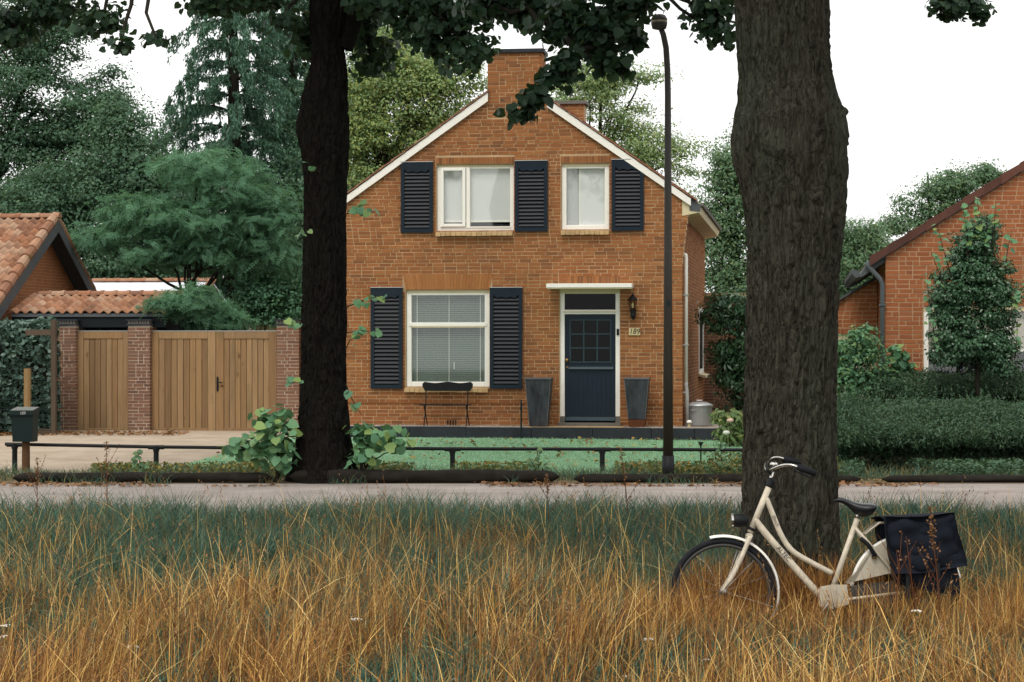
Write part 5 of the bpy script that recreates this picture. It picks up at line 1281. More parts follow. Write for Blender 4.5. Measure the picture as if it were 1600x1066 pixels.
# ------------------------------------------------------------------ lime trees in front
def trunk_from_profile(prof, Y, z_low, z_high, rows, sides, base, seed, bark_f=30.0, amp=.016, flare=0.0, bumps=()):
    s = Y / F; pr = sorted([(CZ - (y - 533) * s, (l - 800) * s, (r - 800) * s) for y, l, r in prof]); pz = np.array([p[0] for p in pr])
    zs = np.linspace(z_low, z_high, rows); L = np.interp(zs, pz, [p[1] for p in pr]); Rr = np.interp(zs, pz, [p[2] for p in pr])
    k_ = np.array([.25, .5, .25])
    for _ in range(4): L = np.convolve(np.pad(L, 1, 'edge'), k_, 'valid'); Rr = np.convolve(np.pad(Rr, 1, 'edge'), k_, 'valid')
    cx = (L + Rr) / 2; rad = (Rr - L) / 2 + amp * .3
    rad = rad + flare * np.exp(-(zs - z_low - .05) / .28)
    a = np.linspace(0, 2 * pi, sides, endpoint=False); A, Z = np.meshgrid(a, zs); RR = rad[:, None] + 0 * A
    q = np.stack([np.cos(A).ravel() * rad.mean(), np.sin(A).ravel() * rad.mean(), Z.ravel()], 1)
    w = (fbm(q * np.array([5, 5, 2.2]), seed, 2) - .5); w2 = fbm(q * np.array([9, 9, 6]) + 31, seed + 3, 3) - .5; qq = q * np.array([bark_f, bark_f, 2.6]); qq[:, 0] += w * 6 + w2 * 3.0; qq[:, 1] += w * 6 - w2 * 3.0; qq[:, 2] += w2 * 2.5
    n1 = vnoise(qq, seed + 1); ridge = 1 - np.abs(2 * n1 - 1); n2 = vnoise(qq * np.array([2.1, 2.1, 3.0]), seed + 5); ridge2 = np.abs(2 * n2 - 1)
    lump = fbm(q * np.array([3, 3, 1.6]), seed + 9, 2) - .5
    fine = fbm(qq * np.array([1.7, 1.7, 2.6]), seed + 21, 3) - .5
    disp = -amp * 2.1 * np.clip((ridge - .45) / .55, 0, 1) ** 1.3 + amp * .5 * ridge2 + amp * .8 * fine + .030 * lump
    disp = disp.reshape(A.shape)
    for (ba, bz, br, bh) in bumps:
        dd = ((np.angle(np.exp(1j * (A - ba))) * rad[:, None]) ** 2 + (Z - bz) ** 2) / br ** 2; disp = disp * (1 - .7 * np.exp(-dd)) + bh * np.exp(-dd) - bh * .5 * np.exp(-dd * 6)
    if flare:
        disp = disp + flare * .5 * np.exp(-(Z - z_low) / .3) * np.sin(A * 4 + seed) * .6
    RR = RR + disp
    V = np.stack([cx[:, None] + RR * np.cos(A), Y + RR * np.sin(A), Z], 2).reshape(-1, 3) - base
    i = np.arange(rows - 1)[:, None] * sides; k = np.arange(sides)[None, :]
    idx = np.stack([i + k, i + (k + 1) % sides, i + sides + (k + 1) % sides, i + sides + k], 2).reshape(-1, 4)
    return mesh_np('trunk', V, idx, np.full(len(idx), 4), True), cx[-1]

# right, near tree
YR = 14.75
profR = [(0, 1146, 1294), (40, 1148, 1295), (80, 1150, 1297), (120, 1154, 1301), (160, 1151, 1312), (180, 1147, 1319), (220, 1145, 1323), (260, 1149, 1323), (300, 1157, 1321), (340, 1164, 1320), (400, 1168, 1315), (480, 1168, 1310), (560, 1167, 1307), (640, 1165, 1305), (720, 1163, 1304), (800, 1162, 1306), (860, 1160, 1309), (980, 1152, 1318), (-300, 1150, 1290)]
bR = np.array([hx(1235, YR), YR, 0.0])
tR = thing('lime_tree', 'big near lime trunk at the right that the bicycle leans on', 'tree', bR, 0, 'lime trees along the road')
sR = YR / F
me, _ = trunk_from_profile(profR, YR, -.1, 6.2, 470, 200, bR, 71, 40, .0125, .10, [(-1.9, CZ + (533 - 235) * sR, .09, .03), (3.0, CZ + (533 - 240) * sR, .16, .03), (-.15, CZ + (533 - 200) * sR, .10, .02), (-2.6, CZ + (533 - 320) * sR, .12, .012)])
obj('trunk', me, M['bark'], tR)
obj('knot', MB().lathe([(.05, 0), (.034, .015), (.030, .028), (.016, .04), (.004, .046)], (hx(1314, YR) - bR[0], -.05, CZ + (533 - 176) * sR), 8, 'x'), M['bark'], tR, smooth=True)
# left, further tree
YL = 30.2
profL = [(0, 484, 548), (30, 482, 544), (70, 487, 538), (110, 484, 541), (150, 473, 543), (190, 466, 545), (220, 467, 545), (250, 472, 544), (300, 474, 542), (400, 473, 541), (500, 471, 541), (560, 470, 541), (620, 469, 543), (680, 464, 547), (720, 460, 551), (750, 454, 558), (-260, 486, 545)]
bL = np.array([hx(507, YL), YL, 0.0])
tL = thing('lime_tree', 'slimmer dark lime trunk at the left in front of the house', 'tree', bL, 0, 'lime trees along the road')
sL = YL / F
me, _ = trunk_from_profile(profL, YL, -.08, 9.0, 300, 120, bL, 72, 26, .016, .10, [(pi, CZ + (533 - 200) * sL, .18, .05)])
obj('trunk', me, M['bark_shaded'], tL)
rrL = random.Random(5)
lm = MB()
lm.tube([tuple(Wp(535, 75, YL) - bL), tuple(Wp(552, 30, YL) - bL), tuple(Wp(572, -15, YL - .2) - bL), tuple(Wp(620, -90, YL - .6) - bL), tuple(Wp(700, -190, YL - 1.2) - bL)], [.16, .14, .12, .10, .05], 10, False)

def lime_crown(o, base, lob, n_cl, m, cr, size, seed, limb_from, mat, r0=.08):
    rng = np.random.default_rng(seed); rr = random.Random(seed)
    me, C = crown_mesh('crown', lob, n_cl, m, cr, size, T_HEART, base, up=.55, droop=.9, rnd=.55, shell=.15, rng=rng, squash=.75, zmin=2.5)
    obj('crown', me, M[mat], o); lm2 = MB()
    for l in lob:
        A = min(limb_from, key=lambda p: np.linalg.norm(np.array(p) - np.array(l[:3])))
        limbs(lm2, A, [l[:3]], r0, .02, base, rr, 6, .08)
        ins = [c for c in C if np.linalg.norm((c - np.array(l[:3])) / np.array(l[3:6])) < 1.1]
        for c in rr.sample(ins, min(8, len(ins))): limbs(lm2, l[:3], [c], .018, .005, base, rr, 3)
    obj('limbs', lm2, M['twig'], o, 'stuff', smooth=True)
visL = [(690, 35, 80, 40, 29), (735, 85, 42, 34, 28.6), (640, 10, 90, 32, 29.5), (580, 75, 34, 45, 31), (575, 20, 40, 45, 31), (800, 10, 70, 34, 28.5), (690, 75, 40, 25, 29), (400, 2, 60, 16, 30), (330, 8, 40, 18, 30), (440, 30, 18, 20, 30), (480, 60, 18, 45, 31), (90, 12, 70, 26, 29), (160, 35, 30, 22, 28.5), (20, 40, 45, 32, 29), (190, 75, 14, 10, 28), (245, 62, 14, 9, 28), (1110, 10, 45, 32, 30), (1105, 42, 30, 18, 30), (1135, 52, 18, 18, 30)]
lobL = [lobe_px(a, b, c, d, Y_, max(c, d) * Y_ / F * .8) for a, b, c, d, Y_ in visL]
lime_crown(tL, bL, lobL, 470, 13, .17, .105, 81, [tuple(Wp(515, -60, YL)), tuple(Wp(620, -90, YL - .6)), tuple(Wp(500, -200, YL)), tuple(Wp(900, -120, 29.5)), tuple(Wp(200, -120, 29))], 'l_lime', .05)
# its high crown above the picture
hi = [(bL[0] + dx, bL[1] + dy, z, rx, rx, rz) for dx, dy, z, rx, rz in ((0, 0, 10.5, 3.0, 2.0), (2.6, -1, 9.2, 2.4, 1.5), (-2.8, -.5, 9.3, 2.4, 1.5), (.5, -2.8, 9.2, 2.4, 1.5), (0, 2.4, 9.8, 2.2, 1.4), (-5.0, -1, 8.6, 1.8, 1.1), (4.8, -1.2, 8.8, 2.0, 1.2))]
lime_crown(tL, bL, hi, 900, 13, .35, .17, 82, [tuple(np.array([bL[0], bL[1], 7.8]))], 'l_lime', .10)
obj('bough', lm, M['bark_shaded'], tL, smooth=True)
visR = [(975, 10, 55, 40, 17.5), (930, 55, 42, 36, 17.3), (885, 40, 45, 42, 17.6), (890, 100, 24, 20, 17.2), (862, 128, 17, 16, 17.1), (838, 156, 12, 15, 17.0), (822, 178, 13, 8, 17.0), (985, 58, 18, 18, 17.3), (955, 105, 22, 12, 17.2), (840, 15, 50, 30, 18), (770, 5, 45, 24, 18.2), (1490, 10, 42, 20, 26), (1525, 22, 18, 14, 26)]
lobR = [lobe_px(a, b, c, d, Y_, max(c, d) * Y_ / F * .7) for a, b, c, d, Y_ in visR]
lime_crown(tR, bR, lobR, 270, 11, .095, .086, 83, [tuple(Wp(1180, -110, 15.5)), tuple(Wp(1010, -60, 17.3)), tuple(Wp(905, 80, 17.3)), tuple(Wp(1450, -90, 25))], 'l_lime', .03)
hi = [(bR[0] + dx, bR[1] + dy, z, rx, rx, rz) for dx, dy, z, rx, rz in ((0, 0, 9.0, 2.8, 1.8), (2.6, -.6, 7.8, 2.3, 1.3), (-2.6, .4, 7.4, 2.3, 1.2), (.4, -2.8, 7.9, 2.3, 1.3), (-.6, 2.8, 7.6, 2.2, 1.2), (-4.6, 1.2, 6.8, 1.7, .9), (4.6, .5, 7.2, 1.9, 1.0))]
lime_crown(tR, bR, hi, 950, 13, .32, .17, 84, [tuple(np.array([bR[0], bR[1], 6.0]))], 'l_lime', .10)

# leafy sprouts on and below the left trunk
shoots('leafy sprouts growing out of the left lime trunk', [(540, 335, 590, 335, 7), (542, 330, 575, 320, 4), (540, 480, 600, 462, 9), (541, 520, 595, 520, 9), (540, 545, 560, 525, 4), (475, 510, 450, 505, 5), (475, 595, 452, 600, 5), (488, 360, 470, 372, 4), (541, 600, 565, 648, 5), (500, 270, 480, 255, 3)], 29.7, 'l_lime_light', .115, (507, 600), 91)
shrub('sucker_shrub', 'broad leaved sucker growth left of the left lime trunk', 430, 29.9, [(425, 690, 32, 36), (440, 660, 20, 22), (400, 705, 32, 20), (445, 715, 20, 26), (375, 700, 22, 10), (420, 655, 16, 16)], 'l_lime_light', 62, 5, .16, .14, T_HEART, 92, group='lime suckers')
shrub('sucker_shrub', 'broad leaved sucker growth right of the left lime trunk', 570, 29.9, [(578, 690, 26, 20), (600, 680, 26, 12), (565, 715, 22, 24), (622, 698, 16, 10), (560, 680, 14, 16)], 'l_lime_light', 44, 4, .14, .135, T_HEART, 93, group='lime suckers')
# flowering border right of the lawn
shrub('border_plant', 'grassy flowering border plant right of the lawn', 1150, 36.6, [(1148, 665, 16, 22), (1135, 680, 14, 12), (1158, 690, 14, 20), (1125, 655, 8, 12)], 'l_pale', 60, 14, .10, .16, T_LONG, 94, cat='plant', droop=-.9, up=.2)
for (px_, py_, Y_, m_, lab) in ((1140, 658, 36.3, 'petal_pink', 'pink white bloom in the border near the dustbin'), (1134, 677, 35.8, 'petal', 'small white bloom at the kerb end near the dustbin')):
    p = Wp(px_, py_, Y_); fl = thing('border_flower', lab, 'flower', (p[0], p[1], zg(Y_)))
    h = p[2] - zg(Y_); obj('stem', MB().tube([(0, 0, 0), (.01, 0, h)], .006, 5), M['twig'], fl)
    obj('bloom', MB().lathe([(.01, -.03), (.06, 0), (.055, .03), (.02, .045)], (0.01, 0, h), 9), M[m_], fl)

# ------------------------------------------------------------------ bicycle
YB = 13.9; SB = F / YB
bk = thing('bicycle', 'cream step-through bicycle leaning on the big lime trunk', 'bicycle', ((1275 - 800) / SB, YB, 0)); bk.rotation_euler = (radians(-5), 0, 0)
q = lambda px, py, y=0.0: ((px - 1275) / SB, y, (1008 - py) / SB)
def smooth_pts(pts, n=8):
    P = [Vector(p) for p in pts]; out = []
    for i in range(len(P) - 1):
        a, b, c, d = P[max(i - 1, 0)], P[i], P[i + 1], P[min(i + 2, len(P) - 1)]
        for k in range(n):
            t_ = k / n; out.append(.5 * ((2 * b) + (c - a) * t_ + (2 * a - 5 * b + 4 * c - d) * t_ ** 2 + (3 * b - a - 3 * c + d) * t_ ** 3))
    out.append(P[-1]); return [tuple(p) for p in out]
hF, hR = q(1131, 925), q(1418, 925); RW = 83 / SB
fr = MB()
fr.tube([q(1206, 757), q(1174, 833)], .021, 14)
fr.tube(smooth_pts([q(1181, 812), q(1196, 832), q(1240, 884), q(1270, 918), q(1291, 940)]), .0235, 14)
fr.tube(smooth_pts([q(1200, 780), q(1210, 806), q(1222, 836), q(1238, 860), q(1262, 876), q(1302, 897)]), .018, 12)
fr.tube([q(1342, 812), q(1294, 942)], .018, 12)
frame = obj('frame', fr, M['frame'], bk, smooth=True)
for sy in (-.055, .055):
    obj('chain_stay', MB().tube([q(1293, 942, sy * .5), q(1330, 936, sy), q(1418, 925, sy)], .012, 8), M['frame'], frame, smooth=True)
    obj('seat_stay', MB().tube([q(1338, 826, sy * .6), q(1360, 852, sy), q(1380, 876, sy), q(1418, 925, sy)], .010, 8), M['frame'], frame, smooth=True)
    obj('fork_blade', MB().tube(smooth_pts([q(1172, 840, sy), q(1160, 868, sy), q(1145, 900, sy), q(1127, 924, sy)]), [.016] * 12 + [.013] * 8 + [.009] * 5, 9), M['frame'], frame, smooth=True)
obj('fork_crown', MB().tube([q(1172, 838, -.065), q(1172, 838, .065)], .018, 10), M['frame'], frame)
obj('headset', MB().lathe([(.024, -.01), (.027, .0), (.027, .035), (.022, .05), (.014, .055)], n=14), M['black'], frame).matrix_local = Matrix.Translation(q(1205, 760)) @ Matrix.Rotation(radians(22), 4, 'Y')
obj('lock_ring', MB().tube([q(1177, 826), q(1175, 830)], .025, 12), M['black'], frame)
# decals
def decal(s_, size, p0, p1, y):
    a = atan2(p1[2] - p0[2], p1[0] - p0[0]); me = text_mesh(s_, size, .15, .0006, 'decal')
    o = obj('decal', me, M['ink'], frame); o.matrix_local = Matrix.Translation(((p0[0] + p1[0]) / 2, y, (p0[2] + p1[2]) / 2)) @ Matrix.Rotation(-a, 4, 'Y') @ Matrix.Rotation(radians(90), 4, 'X')
decal('ALTEC', .040, q(1212, 851), q(1238, 881), -.0245)
decal('Dutch', .030, q(1207, 800), q(1220, 830), -.0188)
def wheel(c, name_rr):
    w = obj('wheel', MB().ring(c, RW - .018, .019, n=56, m=10), M['rubber'], bk, smooth=True)
    obj('rim', MB().ring(c, RW - .045, .013, n=48, m=8, flat=.9), M['darkrim'], w, smooth=True)
    obj('hub', MB().lathe([(.012, -.06), (.028, -.05), (.028, -.042), (.017, -.03), (.017, .03), (.028, .042), (.028, .05), (.012, .06)], c, 12, 'y'), M['rim'], w, smooth=True)
    me = MB().tube([(0, -.022, 0), (0, 0, RW - .05)], .0012, 4).mesh('spoke'); me.materials.append(M['steel'])
    for k in range(28):
        s_ = bpy.data.objects.new('spoke', me); COL.objects.link(s_); s_.parent = w; s_.location = c; s_.rotation_euler = (0, 2 * pi * k / 28 + (.12 if k % 2 else -.12), 0)
        if k % 2: s_.scale = (1, -1, 1)
wheel(hF, 'front'); wheel(hR, 'rear')
def mudguard(c, Rg, a0, a1, w=.027, n=36):
    mb = MB(); V = []; m = 6
    for i in range(n + 1):
        a = a0 + (a1 - a0) * i / n
        for k in range(m + 1):
            f = k / m * 2 - 1; rr_ = Rg - .016 * f * f
            V.append((c[0] + rr_ * cos(a), c[1] + w * f, c[2] + rr_ * sin(a)))
    Fs = [(i * (m + 1) + k, i * (m + 1) + k + 1, (i + 1) * (m + 1) + k + 1, (i + 1) * (m + 1) + k) for i in range(n) for k in range(m)]
    mb.add(V, Fs); o = obj('mudguard', mb, M['white'], bk, smooth=True)
    sm = o.modifiers.new('solid', 'SOLIDIFY'); sm.thickness = .002
    return o
mg = mudguard(hF, RW + .022, radians(104), radians(-28)); mudguard(hR, RW + .022, radians(188), radians(14))
obj('mudguard_stay', MB().tube([hF[:1] + (-.062,) + hF[2:], (hF[0] + (RW + .02) * cos(-.3), -.03, hF[2] + (RW + .02) * sin(-.3))], .0025, 5), M['steel'], mg)
obj('mudguard_stay', MB().tube([hR[:1] + (-.062,) + hR[2:], (hR[0] + (RW + .02) * cos(.35), -.03, hR[2] + (RW + .02) * sin(.35))], .0025, 5), M['steel'], bk)
# handlebar, grips, bell, stem
stp = MB().tube([q(1205, 756), q(1210, 738)], .011, 10)
stem = obj('stem', stp, M['steel'], bk, smooth=True)
obj('clamp', MB().tube([q(1204, 737, -.05), q(1204, 735, .05)], .019, 10).tube([q(1205, 736), q(1213, 732)], .015, 8), M['black'], stem)
hb = obj('handlebar', MB().tube(smooth_pts([q(1241, 733, -.30), q(1229, 729, -.285), q(1217, 730, -.23), q(1208, 734, -.13), q(1203, 736, 0), q(1202, 730, .10), q(1208, 720, .20), q(1217, 714, .27), q(1228, 713, .30), q(1240, 716, .31)]), .0115, 10), M['steel'], bk, smooth=True)
obj('grip', MB().tube([q(1239, 732, -.298), q(1252, 736, -.303), q(1268, 743, -.306)], .021, 10), M['rubber'], bk, smooth=True); obj('grip', MB().tube([q(1237, 715, .31), q(1250, 718, .315), q(1264, 723, .32)], .021, 10), M['rubber'], bk, smooth=True)
obj('brake_lever', MB().tube([q(1234, 717, .305), q(1240, 722, .33), q(1258, 728, .33)], .006, 6), M['black'], bk); obj('brake_lever', MB().tube([q(1232, 733, -.29), q(1240, 740, -.31), q(1258, 748, -.31)], .006, 6), M['black'], bk)
obj('brake_cable', MB().tube(smooth_pts([q(1235, 717, .3), q(1212, 724, .2), q(1200, 742, .06), q(1186, 780, .03), q(1176, 826, .03)]), .0028, 5), M['black'], bk)
obj('bell', MB().lathe([(.004, .0), (.026, .004), (.028, .014), (.018, .028), (.003, .032)], q(1209, 730, -.1), 12), M['steel'], bk, smooth=True)
# headlight
c = q(1157, 814, 0)
hl = obj('headlight', MB().lathe([(.038, -.046), (.043, -.036), (.046, .0), (.043, .026), (.028, .056), (.008, .066)], c, 16, 'x'), M['black'], bk, smooth=True)
obj('lens', MB().lathe([(.004, -.056), (.022, -.052), (.037, -.0465)], c, 16, 'x'), M['rim'], hl, smooth=True); obj('lens_ring', MB().lathe([(.0385, -.054), (.043, -.052), (.0435, -.040), (.0385, -.040)], c, 16, 'x'), M['steel'], hl)
obj('lamp_bracket', MB().tube([q(1160, 818), q(1172, 825)], .006, 6), M['black'], hl)
# saddle
pr = [(1306, 783, .008, .004), (1309, 778.5, .020, .011), (1317, 777.5, .028, .014), (1328, 781, .036, .018), (1338, 785.5, .058, .024), (1348, 787, .085, .028), (1358, 787, .10, .028), (1366, 787, .098, .022), (1370, 789, .075, .012)]
V = []; Fs = []; m = 14
for (px_, py_, hw, hh) in pr:
    cx, cy, cz = q(px_, py_)
    for k in range(m):
        a = 2 * pi * k / m; V.append((cx, hw * cos(a), cz - hh * 1.3 + hh * 1.35 * sin(a) * (1 if sin(a) > 0 else (1.0 if px_ < 1335 else 1.55))))
for i in range(len(pr) - 1):
    for k in range(m): Fs.append((i * m + k, (i + 1) * m + k, (i + 1) * m + (k + 1) % m, i * m + (k + 1) % m))
Fs += [tuple(range(m - 1, -1, -1)), tuple((len(pr) - 1) * m + k for k in range(m))]
sd_ = obj('saddle', MB().add(V, Fs), M['leather'], bk, smooth=True); ss = sd_.modifiers.new('sub', 'SUBSURF'); ss.levels = 1; ss.render_levels = 1
obj('seat_post', MB().tube([q(1341, 815), q(1346, 797)], .0125, 10), M['steel'], bk, smooth=True)
obj('saddle_spring', MB().tube([q(1350, 798, -.06), q(1362, 796, -.06)], .014, 8).tube([q(1350, 798, .06), q(1362, 796, .06)], .014, 8), M['black'], sd_)
# coat guard on the rear wheel, chain case, crank, pedals
for sy in (-.036, .036):
    P = [q(1323, 912)]
    for k in range(15):
        a = radians(172) - (radians(172) - radians(62)) * k / 14; P.append((hR[0] + (RW + .012) * cos(a), 0, hR[2] + (RW + .012) * sin(a)))
    P += [q(1440, 890), q(1384, 898)]
    obj('coat_guard', MB().prism([(p[0], p[2]) for p in P], sy - .002, sy + .002), M['guard'], bk)
obj('chain_case', MB().prism([(p[0], p[2]) for p in (q(1276, 926), q(1282, 917), q(1300, 914), q(1322, 914), q(1326, 944), q(1300, 952), q(1280, 948))], -.062, -.040), M['guard'], bk)
obj('chain_case', MB().prism([(p[0], p[2]) for p in (q(1327, 916), q(1400, 908), q(1432, 912), q(1434, 936), q(1400, 942), q(1327, 944))], -.060, -.042), M['darkrim'], bk)
obj('crank', MB().tube([q(1293, 942, -.075), q(1272, 972, -.085)], .010, 8).tube([q(1293, 942, .075), q(1314, 912, .085)], .010, 8).tube([q(1293, 942, -.08), q(1293, 942, .08)], .018, 10), M['rim'], bk)
for (a, b, y) in ((1272, 972, -.13), (1314, 912, .13)):
    x, _, z = q(a, b); obj('pedal', MB().box((x - .045, y - .035, z - .012), (x + .045, y + .035, z + .012)), M['rubber'], bk)
# wheel lock hanging on the stays
obj('wheel_lock', MB().tube(smooth_pts([q(1345, 842, -.05), q(1356, 852, -.062), q(1366, 868, -.062), q(1364, 872, -.05)]), .014, 8), M['black'], bk)
# rack
for sy in (-.07, .07):
    obj('rack', MB().tube([q(1352, 836, sy * .7), q(1374, 818, sy), q(1480, 816, sy)], .008, 7).tube([q(1470, 816, sy), q(1424, 922, sy)], .006, 6), M['frame'], bk, smooth=True)
obj('rear_light', MB().box(tuple(np.array(q(1484, 826)) - [.01, .04, .02]), tuple(np.array(q(1484, 826)) + [.01, .04, .02])), M['rust'], bk)
obj('kick_stand', MB().tube([q(1300, 946, -.05), q(1330, 1004, -.12)], .009, 7), M['black'], bk)

# double panniers over the rack
bg = thing('pannier_bags', 'black double panniers hanging over the bicycle\'s rear rack', 'bag', ((1430 - 800) / SB, YB, 0)); bg.rotation_euler = (radians(-5), 0, 0)
qb = lambda px, py, y=0.0: ((px - 1430) / SB, y, (1008 - py) / SB)
def cloth_panel(name, poly, y0, y1, seed):
    """quilted outline pulled to thickness with soft folds"""
    (A, B, Cc, Dd) = poly; n, m = 22, 20; V = []; Fs = []
    rng = np.random.default_rng(seed)
    for side, y in ((0, y0), (1, y1)):
        for i in range(n + 1):
            for k in range(m + 1):
                u, v_ = i / n, k / m; p = [(A[j] * (1 - u) + B[j] * u) * (1 - v_) + (Dd[j] * (1 - u) + Cc[j] * u) * v_ for j in (0, 2)]
                e = min(u, 1 - u, v_, 1 - v_); rnd_ = (1 - min(1, e / .12)) ** 2 * .035
                fold = .010 * sin(u * 9 + v_ * 5 + seed) + .007 * sin(u * 17 - v_ * 8) + .006 * sin(v_ * 21 + 3 * u)
                V.append((p[0] + .006 * sin(v_ * 7 + seed), y + (rnd_ + fold) * (1 if side == 0 else -1), p[1] + .008 * sin(u * 6 + seed)))
    o2 = (n + 1) * (m + 1)
    for i in range(n):
        for k in range(m):
            a = i * (m + 1) + k; Fs.append((a, a + m + 1, a + m + 2, a + 1)); Fs.append((o2 + a, o2 + a + 1, o2 + a + m + 2, o2 + a + m + 1))
    rim = [i * (m + 1) for i in range(n + 1)] + [n * (m + 1) + k for k in range(1, m + 1)] + [i * (m + 1) + m for i in range(n - 1, -1, -1)] + [k for k in range(m - 1, 0, -1)]
    for a, b in zip(rim, rim[1:] + rim[:1]): Fs.append((a, o2 + a, o2 + b, b)[::-1])
    return obj(name, MB().add(V, Fs), M['bagcloth'], bg, smooth=True)
cloth_panel('near_bag', (qb(1377, 812), qb(1482, 806), qb(1492, 930), qb(1392, 914)), -.235, -.09, 1)
cloth_panel('near_flap', (qb(1373, 810), qb(1481, 804), qb(1500, 886), qb(1386, 898)), -.262, -.238, 2)
cloth_panel('far_bag', (qb(1377, 812), qb(1482, 806), qb(1490, 925), qb(1392, 910)), .09, .235, 3)
tp = MB(); n = 10; V = []; Fs = []
for i in range(n + 1):
    for k in range(9):
        f = k / 8; x, _, z = qb(1373 + 108 * i / n, 811 - 6 * i / n); V.append((x, -.25 + .49 * f, z + .016 * sin(pi * f) + .003 * sin(i * 1.9 + k)))
for i in range(n):
    for k in range(8): a = i * 9 + k; Fs.append((a, a + 9, a + 10, a + 1))
o = obj('top_flap', tp.add(V, Fs), M['bagcloth'], bg, smooth=True); o.modifiers.new('solid', 'SOLIDIFY').thickness = .008
for px_ in (1408, 1455): obj('strap', MB().box(tuple(np.array(qb(px_, 935)) + [-.012, -.272, 0]), tuple(np.array(qb(px_, 880)) + [.012, -.268, 0])), M['black'], bg)

# ------------------------------------------------------------------ meadow
def blades(N, xy, h, w, bend, col0, col1, rng, seg=2, azim=None):
    """tapered bent blades; col arrays Nx3 root and tip"""
    n = len(xy); a = rng.random(n) * 2 * pi if azim is None else azim
    face = rng.normal(0, .9, n); ax = np.stack([np.cos(face), np.sin(face), np.zeros(n)], 1)   # width axis, mostly across the view
    d = np.stack([np.cos(a), np.sin(a), np.zeros(n)], 1); V = []; Cc = []
    levels = seg + 1
    for k in range(levels):
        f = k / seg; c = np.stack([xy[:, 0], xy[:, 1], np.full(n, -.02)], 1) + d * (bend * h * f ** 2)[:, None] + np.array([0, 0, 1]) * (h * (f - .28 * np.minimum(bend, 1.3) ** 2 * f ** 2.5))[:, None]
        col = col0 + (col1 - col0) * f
        if k < seg:
            ww = (w * (1 - .55 * f) / 2)[:, None]; V += [c - ax * ww, c + ax * ww]; Cc += [col, col]
        else: V.append(c); Cc.append(col)
    k = len(V); V = np.stack(V, 1); Cc = np.stack(Cc, 1); fl = []; tot = []
    for s_ in range(seg - 1): fl += [2 * s_, 2 * s_ + 1, 2 * s_ + 3, 2 * s_ + 2]; tot.append(4)
    fl += [2 * (seg - 1), 2 * (seg - 1) + 1, 2 * seg]; tot.append(3)
    idx = (np.arange(n)[:, None] * k + np.array(fl)[None, :]).ravel()
    return V.reshape(-1, 3), idx, np.tile(tot, n), Cc.reshape(-1, 3)
def join_blades(parts):
    Vs, Is, Ts, Cs = [], [], [], []; off = 0
    for V, I, T_, C_ in parts: Vs.append(V); Is.append(I + off); Ts.append(T_); Cs.append(C_); off += len(V)
    me = mesh_np('grass', np.concatenate(Vs), np.concatenate(Is), np.concatenate(Ts)); C_ = np.concatenate(Cs)
    at = me.color_attributes.new('Col', 'FLOAT_COLOR', 'POINT'); at.data.foreach_set('color', np.concatenate([C_, np.ones((len(C_), 1))], 1).astype(np.float32).ravel()); return me
def field(n, y0, y1, rng, dens=None, margin=1.6):
    Y = y0 + (y1 - y0) * rng.random(n); X = (rng.random(n) * 2 - 1) * (Y * .2424 + margin)
    keep = rng.random(n) < (Y * .2424 + margin) / (y1 * .2424 + margin)
    if dens is not None: keep &= rng.random(n) < dens(X, Y)
    # keep the trunk clear
    keep &= ((X - bR[0]) ** 2 + (Y - bR[1]) ** 2) > .40 ** 2
    return np.stack([X[keep], Y[keep]], 1)
def pick_col(rng, n, cols, jit=.18):
    c = np.array(cols)[rng.integers(0, len(cols), n)]; return c * (1 + jit * rng.normal(size=(n, 1)))
rg = np.random.default_rng(101)
n2 = lambda xy, f, s_: fbm(np.stack([xy[:, 0] * f, xy[:, 1] * f * .7, np.zeros(len(xy))], 1), s_, 3)
GREEN = [(.040, .092, .064), (.055, .118, .078), (.030, .070, .053), (.080, .122, .056), (.075, .145, .104), (.036, .086, .066), (.11, .115, .045)]
STRAW = [(.40, .195, .048), (.54, .300, .080), (.26, .115, .034), (.46, .235, .058), (.64, .42, .14), (.30, .135, .038), (.18, .080, .028)]
RUST = [(.22, .085, .028), (.28, .115, .036), (.14, .060, .024), (.32, .15, .045)]
parts = []
cn = lambda X, Y, f, s_: fbm(np.stack([X * f, Y * f * .8, np.zeros(len(X))], 1), s_, 3)
def lean_dir(xy, rng, spread=1.0):
    """neighbouring stalks lean the same way"""
    return cn(xy[:, 0], xy[:, 1], 1.4, 61) * 4 * pi + rng.normal(0, spread, len(xy))
# green undergrowth, tallest near the road
xy = field(175000, 9.6, 22.7, rg, lambda X, Y: np.where(Y > 16.5, 1.0, .70 + .3 * np.clip((Y - 14.0) / 3, 0, 1))); n = len(xy); fy = np.clip((xy[:, 1] - 12) / 9, 0, 1)
h = (.20 + .08 * fy + .28 * (n2(xy, 1.6, 5) - .2)) * (.55 + .9 * rg.random(n)); h = np.maximum(h, .05); h = np.where(xy[:, 1] > 21.6, h * .9, h)
c = pick_col(rg, n, GREEN, .28); parts.append(blades(n, xy, h, .006 + .007 * rg.random(n), .25 + .9 * rg.random(n), c * .8, c * 1.25, rg, 2))
